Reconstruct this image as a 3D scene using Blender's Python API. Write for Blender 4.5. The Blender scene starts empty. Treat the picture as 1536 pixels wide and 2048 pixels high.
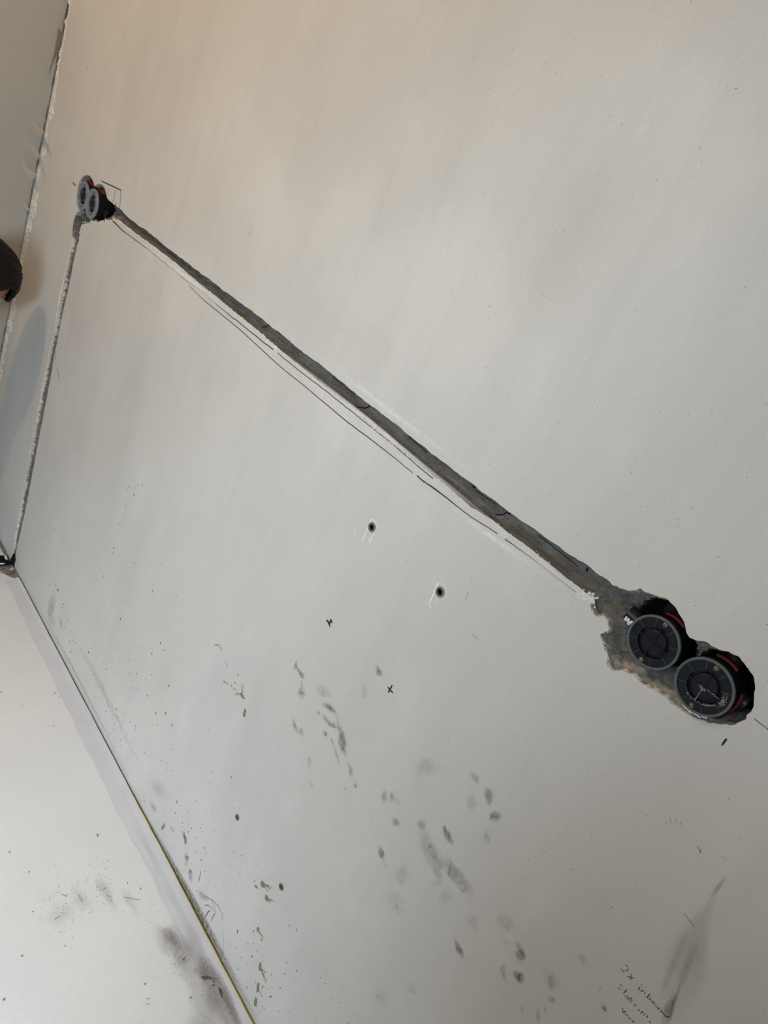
import bpy, bmesh, math, random
import numpy as np
from mathutils import Vector, Matrix
from mathutils.geometry import delaunay_2d_cdt

random.seed(7); rng = np.random.default_rng(7)
sc = bpy.context.scene
COL = sc.collection

# ------------------------------------------------------------------ camera
# main wall = plane y 0 (room on the -y side), floor = plane z 0; 1 unit = 1 m
CAM = np.array([0.0, -0.80535, 1.52063])
ROT = np.array([[0.603286107, 0.543795949, -0.58337967],
                [0.708285682, -0.029103226, 0.705325737],
                [0.366575048, -0.838712685, -0.402720456]])   # columns: image right, image down, forward
FPX = 1461.14
cd = bpy.data.cameras.new('camera'); cam = bpy.data.objects.new('camera', cd); COL.objects.link(cam)
cd.sensor_fit = 'AUTO'; cd.sensor_width = 36.0; cd.lens = FPX / 2048 * 36.0
cd.clip_start = 0.02; cd.clip_end = 60
r_, d_, f_ = ROT[:, 0], ROT[:, 1], ROT[:, 2]
M = Matrix.Identity(4)
for i in range(3):
    M[i][0], M[i][1], M[i][2], M[i][3] = r_[i], -d_[i], -f_[i], CAM[i]
cam.matrix_world = M
sc.camera = cam

# ------------------------------------------------------------------ light
w = bpy.data.worlds.new('daylight'); sc.world = w; w.use_nodes = True
bg = w.node_tree.nodes['Background']
bg.inputs[0].default_value = (0.80, 0.88, 1.0, 1); bg.inputs[1].default_value = 0.08

def lamp(name, kind, loc, energy, color, size=0.1, aim=None, size_y=None):
    l = bpy.data.lights.new(name, kind); l.energy = energy; l.color = color
    if kind == 'AREA':
        l.size = size
        if size_y: l.shape = 'RECTANGLE'; l.size_y = size_y
    else:
        l.shadow_soft_size = size
    o = bpy.data.objects.new(name, l); o.location = loc; COL.objects.link(o)
    if aim is not None:
        o.rotation_euler = (Vector(aim) - Vector(loc)).to_track_quat('-Z', 'Y').to_euler()
    return o
lamp('ceiling_bulb_light', 'POINT', (-1.65, -1.25, 2.46), 25.5, (1.0, 0.68, 0.385), 0.04)
lamp('added_daylight_panel', 'AREA', (0.14, -1.92, 1.37), 66, (0.82, 0.965, 1.06), 0.75, (0.14, 0.0, -2.45), 1.3)   # unseen tilted panel in mid-air, added to stand for daylight from behind

vs = sc.view_settings
vs.view_transform = 'Standard'; vs.look = 'None'; vs.exposure = 0.0; vs.gamma = 1.0; vs.use_curve_mapping = False
sc.display_settings.display_device = 'sRGB'
sc.cycles.max_bounces = 8

# ------------------------------------------------------------------ helpers
def ray(px, py):
    v = ROT @ np.array([px - 768.0, py - 1024.0, FPX]); return v
def wp(px, py):                                  # where a point seen in the photograph lies on the main wall: (x, z)
    v = ray(px, py); t = -CAM[1] / v[1]; q = CAM + v * t; return (q[0], q[2])
def fp(px, py, z=0.0):                           # ... and on the floor: (x, y)
    v = ray(px, py); t = (z - CAM[2]) / v[2]; q = CAM + v * t; return (q[0], q[1])
def z2(pts, x0, y0, s):                          # zoomed crop coordinates -> photograph pixels
    return [(x0 + x / s, y0 + y / s) for x, y in pts]

def link(o, parent=None):
    COL.objects.link(o)
    if parent is not None: o.parent = parent
    return o
def tag(o, label=None, cat=None, group=None, kind=None):
    if label: o['label'] = label
    if cat: o['category'] = cat
    if group: o['group'] = group
    if kind: o['kind'] = kind
    return o
def mesh_obj(name, verts, faces, mat, parent=None, smooth=False, loc=None):
    me = bpy.data.meshes.new(name); me.from_pydata([tuple(v) for v in verts], [], faces); me.update()
    if mat: me.materials.append(mat)
    if smooth: me.polygons.foreach_set('use_smooth', [True] * len(me.polygons))
    o = bpy.data.objects.new(name, me); link(o, parent)
    if loc is not None: o.location = loc
    return o
def bm_obj(name, bm, mat, parent=None, smooth=False):
    me = bpy.data.meshes.new(name); bm.normal_update(); bm.to_mesh(me); bm.free()
    if mat: me.materials.append(mat)
    if smooth: me.polygons.foreach_set('use_smooth', [True] * len(me.polygons))
    return link(bpy.data.objects.new(name, me), parent)
def empty(name, loc, label, cat, group=None):
    o = bpy.data.objects.new(name, None); o.location = loc; o.empty_display_size = .03; link(o)
    return tag(o, label, cat, group)

class Nodes:
    def __init__(s, name):
        s.m = bpy.data.materials.new(name); s.m.use_nodes = True; s.t = s.m.node_tree; s.n = s.t.nodes
        s.b = s.n['Principled BSDF']; s.out = s.n['Material Output']
    def add(s, typ, **k):
        n = s.n.new(typ)
        for a, v in k.items():
            if a.startswith('i_'):
                key = a[2:]; key = int(key) if key.isdigit() else key.replace('_', ' ')
                n.inputs[key].default_value = v
            else: setattr(n, a, v)
        return n
    def l(s, a, b): s.t.links.new(a, b)
    def coord(s, scale=(1, 1, 1), rot=(0, 0, 0)):
        g = s.add('ShaderNodeNewGeometry'); mp = s.add('ShaderNodeMapping')
        mp.inputs['Scale'].default_value = scale; mp.inputs['Rotation'].default_value = rot
        s.l(g.outputs['Position'], mp.inputs['Vector']); return mp.outputs[0]
    def noise(s, vec, scale, detail=4, rough=.55, dist=0):
        n = s.add('ShaderNodeTexNoise', i_Scale=scale, i_Detail=detail, i_Roughness=rough, i_Distortion=dist)
        s.l(vec, n.inputs['Vector']); return n.outputs['Fac']
    def ramp(s, fac, stops):
        r = s.add('ShaderNodeValToRGB'); e = r.color_ramp.elements
        e[0].position, e[0].color = stops[0][0], c4(stops[0][1]); e[1].position, e[1].color = stops[-1][0], c4(stops[-1][1])
        for p, c in stops[1:-1]:
            x = e.new(p); x.color = c4(c)
        s.l(fac, r.inputs[0]); return r.outputs[0]
    def mix(s, fac, a, b, mode='MIX'):
        n = s.add('ShaderNodeMix', data_type='RGBA', blend_type=mode)
        for sock, v in ((n.inputs[0], fac), (n.inputs[6], a), (n.inputs[7], b)):
            if hasattr(v, 'is_output'): s.l(v, sock)
            else: sock.default_value = v if not isinstance(v, tuple) else c4(v)
        return n.outputs[2]
    def math(s, op, a, b=0.0):
        n = s.add('ShaderNodeMath', operation=op)
        for sock, v in ((n.inputs[0], a), (n.inputs[1], b)):
            if hasattr(v, 'is_output'): s.l(v, sock)
            else: sock.default_value = v
        return n.outputs[0]
    def bump(s, h, strength, dist):
        n = s.add('ShaderNodeBump'); n.inputs['Strength'].default_value = strength; n.inputs['Distance'].default_value = dist
        s.l(h, n.inputs['Height']); s.l(n.outputs[0], s.b.inputs['Normal'])
def c4(c):
    if isinstance(c, (int, float)): return (c, c, c, 1)
    return tuple(c) + (1,) if len(c) == 3 else tuple(c)
def srgb(r, g, b):
    f = lambda v: (v / 255 / 12.92) if v / 255 <= .04045 else ((v / 255 + .055) / 1.055) ** 2.4
    return (f(r), f(g), f(b))
def plain(name, col, rough=.6, spec=.4, metal=0, var=.12, scale=60):
    N = Nodes(name); f = N.noise(N.coord(), scale, 3)
    a = tuple(v * (1 - var) for v in col); b = tuple(min(1, v * (1 + var)) for v in col)
    N.l(N.ramp(f, [(.3, a), (.7, b)]), N.b.inputs['Base Color'])
    N.b.inputs['Roughness'].default_value = rough; N.b.inputs['Specular IOR Level'].default_value = spec; N.b.inputs['Metallic'].default_value = metal
    return N.m

# ------------------------------------------------------------------ materials
def wall_material(name, base, warm, patchy=False):
    N = Nodes(name); v = N.coord()
    big = N.noise(N.coord((1, 1, .55), (0, .25, 0)), 1.7, 5, .55, .4)
    c = N.ramp(big, [(.30, tuple(k * .90 for k in base)), (.46, tuple(k * .97 for k in base)), (.55, base), (.72, tuple(min(1, k * 1.06) for k in base))])
    if patchy:                                           # paler and greyer trowelled skims, with frayed edges
        pa = N.add('ShaderNodeAttribute', attribute_name='skim').outputs['Fac']
        pe = N.math('ADD', pa, N.math('MULTIPLY', N.math('SUBTRACT', N.noise(N.coord((1, 1, .6)), 9, 6, .62), .5), .9))
        c = N.mix(1.0, c, N.ramp(pe, [(.0, .90), (.30, .955), (.42, .99), (.55, 1.0), (.66, 1.045), (1.0, 1.075)]), 'MULTIPLY')
    tint = N.noise(v, 2.6, 3); c = N.mix(N.math('MULTIPLY', tint, .55), c, N.mix(1.0, c, warm, 'MULTIPLY'))
    st = N.noise(N.coord((17, 1, 1.5), (0, .05, 0)), 1.0, 5, .6, .6)          # trowel strokes running up the wall
    c = N.mix(1.0, c, N.ramp(st, [(.33, .972), (.5, 1.0), (.72, 1.012)]), 'MULTIPLY')
    fine = N.noise(v, 420, 2, .6)
    c = N.mix(1.0, c, N.ramp(fine, [(.30, .93), (.5, 1.0), (.7, 1.03)]), 'MULTIPLY')
    vo = N.add('ShaderNodeTexVoronoi', i_Scale=95.0); N.l(v, vo.inputs['Vector'])
    sel = N.noise(v, 31, 2); pore = N.math('MULTIPLY', N.math('LESS_THAN', vo.outputs['Distance'], .085), N.math('GREATER_THAN', sel, .56))
    c = N.mix(N.math('MULTIPLY', pore, .45), c, (.10, .095, .09))
    N.l(c, N.b.inputs['Base Color']); N.b.inputs['Roughness'].default_value = .88; N.b.inputs['Specular IOR Level'].default_value = .18
    N.bump(N.math('ADD', N.math('MULTIPLY', fine, .3), N.math('MULTIPLY', st, .5)), .10, .002)
    return N.m
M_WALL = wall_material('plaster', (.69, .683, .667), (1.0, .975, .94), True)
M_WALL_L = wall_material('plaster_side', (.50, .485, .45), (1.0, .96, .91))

def stone_material(name):
    N = Nodes(name); v = N.coord()
    at = N.add('ShaderNodeAttribute', attribute_name='tone'); t = at.outputs['Fac']
    n1 = N.noise(v, 90, 5, .6); n2 = N.noise(N.coord((9, 40, 40)), 3.0, 4, .6); n3 = N.noise(v, 700, 2)
    grey = N.ramp(n2, [(.28, (.115, .103, .090)), (.5, (.175, .163, .148)), (.72, (.25, .238, .22))])
    grey = N.mix(1.0, grey, N.ramp(n3, [(.3, .8), (.7, 1.15)]), 'MULTIPLY')
    tan = N.ramp(n1, [(.3, (.20, .17, .14)), (.5, (.33, .295, .25)), (.68, (.50, .465, .41))])
    white = N.ramp(n1, [(.3, (.50, .46, .40)), (.6, (.74, .71, .66))])
    tt = N.math('ADD', t, N.math('MULTIPLY', N.math('SUBTRACT', n1, .5), .5))
    grey = N.mix(N.ramp(t, [(.0, 1.0), (.02, 0.0)]), grey, (.028, .026, .025))      # inside the drilled holes: painted near-black for the shade of their depth
    c = N.mix(N.ramp(tt, [(.22, 0.0), (.40, 1.0)]), grey, tan)
    c = N.mix(N.ramp(tt, [(.66, 0.0), (.80, 1.0)]), c, white)
    N.l(c, N.b.inputs['Base Color']); N.b.inputs['Roughness'].default_value = .95; N.b.inputs['Specular IOR Level'].default_value = .1
    N.bump(n1, .35, .003)
    return N.m
M_STONE = stone_material('raw_limestone')

def soft(name, col, strength, scale=160, lo=.35, hi=.65, stretch=(1, 1, 1)):     # thin film of dust, dirt or painted shade with a soft edge
    N = Nodes(name); v = N.coord(stretch)
    a = N.add('ShaderNodeAttribute', attribute_name='a').outputs['Fac']
    n = N.ramp(N.noise(v, scale, 5, .65), [(lo, .0), (hi, 1.0)])
    al = N.math('MULTIPLY', N.math('MULTIPLY', a, strength), N.math('ADD', N.math('MULTIPLY', n, .75), .25))
    N.b.inputs['Base Color'].default_value = c4(col); N.b.inputs['Roughness'].default_value = .95; N.b.inputs['Specular IOR Level'].default_value = .05
    N.l(al, N.b.inputs['Alpha']); return N.m
M_DIRT = soft('dirt_film', (.125, .108, .078), .68, 170)
M_DIRT_SHADE = soft('dust_shade_film', (.20, .185, .155), .55, 120)
M_CHALK = soft('chalk_film', (.93, .93, .92), 1.15, 45, .1, .5)
M_LIGHT = soft('light_plaster_film', (.76, .755, .745), .6, 9, .25, .6)
M_DAMP = soft('grey_plaster_film', (.56, .545, .52), .45, 9, .25, .6)
M_SOIL = soft('soil_film', (.31, .275, .235), .62, 420, .36, .62)
M_RUB = soft('graphite_film', (.13, .125, .115), .55, 60, .2, .7, (1, 1, 1))
M_PENCIL = plain('pencil', (.075, .072, .07), .6, .3)
M_PENCILL = plain('light_pencil', (.22, .21, .195), .6, .3)
M_INK = plain('marker_ink', (.03, .03, .028), .5, .3)
M_MUD = plain('dried_mud', (.255, .24, .195), .95, .1, 0, .25, 300)
M_MUDD = plain('dark_mud', (.17, .163, .145), .95, .1, 0, .25, 300)
M_CRUMB = plain('plaster_crumb', (.80, .785, .75), .95, .1, 0, .12, 300)
M_BLACK = plain('black_plastic', (.012, .0125, .014), .42, .35)
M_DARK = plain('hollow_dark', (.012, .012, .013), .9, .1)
M_RED = plain('red_plastic', (.15, .004, .007), .55, .25)
M_RIM = plain('grey_lid_rim', (.115, .135, .145), .38, .45)
M_RIM_SHEEN = plain('pale_sheen_lid_rim', (.24, .275, .30), .36, .5)  # lighter copy of the rim, reflection on the far boxes painted in
M_BRASS = plain('brass', (.36, .31, .16), .35, .5, .6)
M_PLUG = plain('grey_nylon', (.17, .178, .20), .5, .4)
M_RIB = plain('dark_rib', (.006, .0065, .012), .4, .3)
M_RIBL = plain('pale_rib', (.05, .056, .068), .35, .5)
def clear(name, col, alpha):
    N = Nodes(name); n = N.noise(N.coord(), 45, 3)
    N.l(N.ramp(n, [(.3, tuple(k * .8 for k in col)), (.7, tuple(k * 1.2 for k in col))]), N.b.inputs['Base Color'])
    N.b.inputs['Roughness'].default_value = .34; N.b.inputs['Specular IOR Level'].default_value = .4; N.b.inputs['Alpha'].default_value = alpha
    return N.m
M_CLEAR = clear('smoky_clear_plastic', (.0085, .0105, .0165), .9)
M_CLEARI = clear('blue_clear_plastic', (.008, .0095, .019), .92)
M_CLEAR_SHEEN = clear('clear_plastic_sheen', (.23, .27, .30), .93)  # lit copy of the lid plastic, grazing reflection put into its colour
M_PAPER = None
def paper_material():
    N = Nodes('floor_board'); v = N.coord()
    b = N.noise(v, 3.2, 4); c = N.ramp(b, [(.3, (.78, .78, .785)), (.6, (.83, .83, .835)), (.8, (.86, .862, .87))])
    f = N.noise(v, 260, 3); c = N.mix(1.0, c, N.ramp(f, [(.3, .965), (.7, 1.02)]), 'MULTIPLY')
    N.l(c, N.b.inputs['Base Color']); N.b.inputs['Roughness'].default_value = .6; N.b.inputs['Specular IOR Level'].default_value = .3
    N.bump(b, .1, .01); return N.m
M_PAPER = paper_material()
M_TAPE = plain('white_tape', (.70, .705, .75), .45, .35, 0, .03, 12)
M_YEL = plain('yellow_foam_edge', (.46, .31, .055), .8, .2, 0, .2, 90)
M_SCREED = plain('screed', (.24, .215, .19), .95, .1, 0, .3, 110)
M_CEIL = plain('ceiling_paint', (.72, .71, .68), .9, .1, 0, .03, 5)

# ------------------------------------------------------------------ geometry helpers on the wall
def fractal(n, amp, step=1.0):
    out = np.zeros(n)
    for k, a in ((2, .5), (5, .8), (11, .55), (27, .35)):
        m = max(4, int(n * step / k) + 3); c = rng.normal(size=m); out += a * np.interp(np.linspace(0, m - 1, n), np.arange(m), c)
    return out * amp
def dense(poly, step, closed=True):
    p = [np.array(q, float) for q in poly]; out = []
    for i in range(len(p) if closed else len(p) - 1):
        a, b = p[i], p[(i + 1) % len(p)]; n = max(1, int(np.linalg.norm(b - a) / step))
        out += [a + (b - a) * k / n for k in range(n)]
    if not closed: out.append(p[-1])
    return np.array(out)
def rough(poly, step, amp, closed=True):
    p = dense(poly, step, closed); t = np.roll(p, -1, 0) - np.roll(p, 1, 0)
    if not closed: t[0] = p[1] - p[0]; t[-1] = p[-1] - p[-2]
    t /= (np.linalg.norm(t, axis=1)[:, None] + 1e-12); nrm = np.stack([-t[:, 1], t[:, 0]], 1)
    return p + nrm * fractal(len(p), amp)[:, None]
def inside(P, poly):
    x, y = P[:, 0], P[:, 1]; r = np.zeros(len(P), bool); n = len(poly); j = n - 1
    for i in range(n):
        xi, yi = poly[i]; xj, yj = poly[j]
        if yi != yj: r ^= ((yi > y) != (yj > y)) & (x < (xj - xi) * (y - yi) / (yj - yi) + xi)
        j = i
    return r
def dist_to(P, poly):
    a = np.asarray(poly); b = np.roll(a, -1, 0); d = np.full(len(P), 9.0)
    for i in range(len(a)):
        ab = b[i] - a[i]; t = np.clip(((P - a[i]) @ ab) / (ab @ ab + 1e-15), 0, 1)
        d = np.minimum(d, np.linalg.norm(P - a[i] - t[:, None] * ab, axis=1))
    return d
def tri(points, loops):
    pts = []; edges = []
    for L in loops:
        n0 = len(pts); pts += [Vector(map(float, p)) for p in L]; edges += [(n0 + i, n0 + (i + 1) % len(L)) for i in range(len(L))]
    pts += [Vector(map(float, p)) for p in points]
    v, e, f, *_ = delaunay_2d_cdt(pts, edges, [], 0, 1e-7)
    return np.array([tuple(q) for q in v]), [tuple(t) for t in f]

# ------------------------------------------------------------------ outline of everything that was cut out of the wall
U = [(241.9, 419.6), (255, 434), (272.7, 445.7), (303, 469), (331, 492.6), (368.7, 520.7), (411, 553.5), (439, 574.6), (476.6, 602), (500, 620.5), (523.4, 638), (554.7, 661.7),
     (596, 695.5), (630, 721.6), (672, 754), (725, 797.7), (786.5, 845), (830.7, 880.4), (850, 895.6), (884, 923), (930.7, 958), (977.6, 992), (1014, 1020.6),
     (1058, 1049), (1100, 1080.5), (1147, 1115.7), (1173, 1131), (1199, 1151)]
HOLE = [(1204.4, 1153.5), (1220, 1164), (1239, 1175.4), (1256, 1178), (1280.5, 1176.7), (1291, 1185.7), (1305, 1188), (1325.6, 1194.8), (1343.7, 1209), (1354, 1223),
        (1367, 1243.7), (1373, 1264), (1380, 1274.7), (1408, 1281), (1436.5, 1295), (1457, 1304), (1480, 1317), (1498, 1336.5), (1508.6, 1357), (1514, 1378), (1511, 1403.6),
        (1506, 1424), (1493, 1439.7), (1472.6, 1450), (1444, 1452.6), (1418, 1448.7), (1398, 1442), (1380, 1434.5), (1362, 1424), (1344, 1409), (1331, 1393), (1307.6, 1380),
        (1284, 1370), (1266, 1349), (1243, 1342), (1222.5, 1339), (1212, 1329), (1215, 1313), (1208, 1290), (1202, 1269.5), (1217, 1260.5), (1215, 1244), (1207, 1233),
        (1191.6, 1235), (1183, 1224), (1181, 1210), (1188.5, 1196)]
LO = [(1168, 1183), (1131, 1155), (1097, 1126), (1048, 1088), (1011.5, 1062), (980, 1036), (941, 1013), (902, 980), (876, 957), (850, 938), (812.5, 907.8), (773.4, 876.5), (734, 843),
      (703, 814.7), (656, 776), (617, 745), (583, 718), (539, 682), (516, 661), (500, 648.6), (469.5, 622.6), (434, 594.5), (399, 566), (364, 537), (340.6, 517), (303, 489), (270.3, 465.6), (240, 441)]
FAR = [(229, 437), (220.8, 439.5), (213.8, 439.5), (206.7, 444), (202, 442), (196, 444), (190, 443), (183, 442), (175, 447.7), (169, 446.6), (163.4, 450), (160, 463), (158.7, 480)]
VR = [(154, 491), (145, 535), (136.5, 578.7), (127.5, 616.5), (115, 677), (106, 722.5), (100, 760), (50.8, 1020), (32.5, 1103), (31.0, 1113)]
VL = [(23.0, 1108), (24.4, 1101), (38.5, 1020), (86, 759), (91, 735), (100, 692), (108, 668), (113.5, 638), (119.6, 600), (128, 556), (136, 512), (143.5, 480)]
FARL = [(145, 460.6), (147, 444), (150.5, 432.5), (155, 419.6), (154, 402), (153, 381), (155, 371.6), (160, 361), (165.7, 353), (172.7, 348), (179.8, 351.6), (185.6, 361), (189, 371.6),
        (191.5, 370), (197, 367), (204, 369), (209, 375), (213.8, 395), (217, 401), (231, 410)]
def seg(px, amp, step=.003):
    return rough([wp(*p) for p in px], step, amp, False)
parts = [seg(U + HOLE[:2], .0007), seg(HOLE[1:], .0012, .0022)[1:], seg([HOLE[-1]] + LO + [FAR[0]], .0006)[1:], seg(FAR, .0008)[1:], seg([FAR[-1]] + VR, .0006)[1:],
         seg(VL, .0008)[0:], seg([VL[-1]] + FARL + [U[0]], .0005)[1:-1]]
OUT = np.concatenate(parts)
keep = [0]
for i in range(1, len(OUT)):
    if np.linalg.norm(OUT[i] - OUT[keep[-1]]) > .0012: keep.append(i)
OUT = OUT[keep]
OUT[:, 1] = np.maximum(OUT[:, 1], .004)

# depth of the cut-outs
NEAR_BOXES = [wp(1308.5, 1284), wp(1412, 1372)]
NEAR_HOLES = [wp(1313, 1270), wp(1435, 1379)]
FAR_BOXES = [(-2.0165, 1.160), (-1.947, 1.160)]
FAR_HOLES = [(-2.010, 1.162), (-1.936, 1.162)]
HR = .0405
def chase_depth(P):
    dist = dist_to(P, OUT)
    d = .021 * np.sqrt(np.clip(1 - (1 - np.clip(dist / .0118, 0, 1)) ** 2, 0, 1))
    d = np.maximum(d, np.clip(dist / .0016, 0, 1) * .0045)
    nz = .5 * np.sin(P[:, 0] * 410 + 3 * np.sin(P[:, 1] * 260)) + .5 * np.sin(P[:, 1] * 520 + 2 * np.sin(P[:, 0] * 190))
    # rough break-out left and below the near boxes and around the far ones: shallower and lumpy
    near = (P[:, 0] > -.315); far = (P[:, 0] < -1.80) & (P[:, 1] > 1.10)
    lump = np.clip(dist / .026, 0, 1) ** .8 * .026 * (1 + .16 * nz) + np.clip(dist / .0025, 0, 1) * .003
    d = np.where(near, lump, d); d = np.where(far, lump * 1.3, d)
    for (cx, cz), r in [(h, HR) for h in NEAR_HOLES] + [(h, HR) for h in FAR_HOLES]:
        q = np.hypot(P[:, 0] - cx, P[:, 1] - cz); k = np.clip((r - q) / .004, 0, 1)
        d = np.maximum(d, k * .095)
    vert = (P[:, 1] < 1.105) & (P[:, 0] < -1.9)           # the upright groove: sloping left cheek, deep right side
    dl, dr = line_dist(P, VLW), line_dist(P, VRW); u = dl / (dl + dr + 1e-9)
    dv = np.where(u < .20, u / .20 * .005, .005 + np.clip((u - .20) / .26, 0, 1) ** .7 * .017) * np.clip(dr / .003, 0, 1)
    d = np.where(vert, dv, d)
    return d, dist
VLW = np.array([wp(*p) for p in VL]); VRW = np.array([wp(*p) for p in VR])
def line_dist(P, L):
    d = np.full(len(P), 9.0)
    for i in range(len(L) - 1):
        ab = L[i + 1] - L[i]; t = np.clip(((P - L[i]) @ ab) / (ab @ ab), 0, 1); d = np.minimum(d, np.linalg.norm(P - L[i] - t[:, None] * ab, axis=1))
    return d
# ---- front of the wall
def corner_x(z): return -2.407 + (z - .521) * .0646
HW, XR = 2.62, 1.7
zs = np.linspace(0, HW, 120)
left_edge = [(corner_x(z), z) for z in zs]
rect = [(x, 0.0) for x in np.linspace(XR, corner_x(0), 40)] + left_edge[1:] + [(x, HW) for x in np.linspace(corner_x(HW), XR, 30)][1:] + [(XR, z) for z in np.linspace(HW, 0, 20)][1:-1]
PLUGS = [(744.2, 1054.5, .0075), (880.5, 1184, .0075), (475, 1634.5, .0058), (563, 1773.5, .0062)]
holes = []
for px, py, r in PLUGS:
    cx, cz = wp(px, py); holes.append(np.array([(cx + r * math.cos(a), cz + r * math.sin(a)) for a in np.linspace(0, 2 * math.pi, 17)[:-1]]))
grid = np.array([(x, z) for x in np.arange(-2.25, 1.65, .045) for z in np.arange(.04, 2.59, .045)])
grid = grid + rng.normal(size=grid.shape) * .002
g_ok = (dist_to(grid, OUT) > .02) & ~inside(grid, OUT)
v2, f2 = tri(grid[g_ok], [rect, OUT] + holes)
cen = np.array([v2[list(t)].mean(0) for t in f2])
bad = inside(cen, OUT) | ~inside(cen, np.array(rect))
for h in holes: bad |= inside(cen, h)
def oriented(v, t):                              # front faces look to -y
    a, b, c = v[t[0]], v[t[1]], v[t[2]]
    s = (b[0] - a[0]) * (c[1] - a[1]) - (b[1] - a[1]) * (c[0] - a[0])
    return t if s > 0 else (t[0], t[2], t[1])
F = [oriented(v2, t) for t, k in zip(f2, bad) if not k]
V = [(x, 0.0, z) for x, z in v2]
n0 = len(V); TH = .16                            # the masonry behind the face
V += [(corner_x(0), TH, 0), (XR, TH, 0), (XR, TH, HW), (corner_x(HW), TH, HW), (corner_x(0), 0, 0), (XR, 0, 0), (XR, 0, HW), (corner_x(HW), 0, HW)]
F += [(n0, n0 + 3, n0 + 2, n0 + 1), (n0 + 4, n0, n0 + 1, n0 + 5), (n0 + 5, n0 + 1, n0 + 2, n0 + 6), (n0 + 6, n0 + 2, n0 + 3, n0 + 7), (n0 + 7, n0 + 3, n0, n0 + 4)]
wall = mesh_obj('wall_back', V, F, M_WALL)
tag(wall, 'pale plastered wall with a long chased groove and muddy splashes', 'wall', kind='structure')
SKIM = [(500, 330, .14, .10, .8), (690, 440, .12, .06, .6), (880, 540, .12, .07, 1.0), (930, 640, .08, .07, .8), (360, 600, .10, .08, .8), (780, 620, .2, .1, .4), (1380, 240, .1, .06, .5), (700, 850, .25, .05, .4),
        (598, 300, .07, .07, -.9), (790, 450, .07, .04, -.6), (170, 640, .12, .14, -.6), (260, 780, .1, .1, -.5), (1080, 560, .05, .09, -.6), (1180, 420, .05, .1, -.4), (160, 900, .1, .15, -.5), (420, 720, .08, .06, -.4)]
sk = np.full(len(V), .5)
for px, py, rx, rz, am in SKIM:
    cx, cz = wp(px, py); sk[:n0] += .40 * am * np.exp(-((v2[:, 0] - cx) / rx) ** 2 - ((v2[:, 1] - cz) / rz) ** 2)
a_ = wall.data.attributes.new('skim', 'FLOAT', 'POINT'); a_.data.foreach_set('value', sk.astype(np.float32))
# ---- the recess itself
xmin, zmin = OUT.min(0); xmax, zmax = OUT.max(0)
gx, gz = np.meshgrid(np.arange(xmin, xmax, .0034), np.arange(zmin, zmax, .0034)); G = np.stack([gx.ravel(), gz.ravel()], 1)
# only keep grid cells near the cut-outs
m = ((G[:, 1] > 1.10) | (G[:, 0] < -1.95)); G = G[m]
G = G[inside(G, OUT)]; G = G + rng.normal(size=G.shape) * .0005
dd = dist_to(G, OUT); G = G[dd > .0014]
v3, f3 = tri(G, [OUT]); cen = np.array([v3[list(t)].mean(0) for t in f3]); ok = inside(cen, OUT)
dep, dst = chase_depth(v3); dep = np.where(dst < 2e-5, 0.0, dep + rng.normal(size=len(dep)) * .0006)
F3 = [oriented(v3, t) for t, k in zip(f3, ok) if k]
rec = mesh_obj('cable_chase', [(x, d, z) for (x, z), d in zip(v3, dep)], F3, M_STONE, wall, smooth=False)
tone = np.where(dep < .0035, .95, np.where(dep < .013, .46, .15))
nearm = (v3[:, 0] > -.315); farm = (v3[:, 0] < -1.80) & (v3[:, 1] > 1.10)
tone = np.where(~(nearm | farm), .04, tone)
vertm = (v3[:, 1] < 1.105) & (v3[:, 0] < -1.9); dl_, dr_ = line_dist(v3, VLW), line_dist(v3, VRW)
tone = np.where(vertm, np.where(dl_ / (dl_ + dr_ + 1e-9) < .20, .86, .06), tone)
# lower lip of the near break-out: tan mortar; left side: grey stone
tone = np.where(nearm & (v3[:, 0] < -.255) & (dep > .006), .12, tone)
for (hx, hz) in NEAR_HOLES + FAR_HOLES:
    tone = np.where((np.hypot(v3[:, 0] - hx, v3[:, 1] - hz) < HR - .0006) & (dep > .012), -.4, tone)  # negative tone switches on the painted shade inside the holes
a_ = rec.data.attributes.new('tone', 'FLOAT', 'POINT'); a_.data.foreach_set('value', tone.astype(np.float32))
tag(rec, 'rough grey stone groove cut into the pale plaster')

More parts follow.
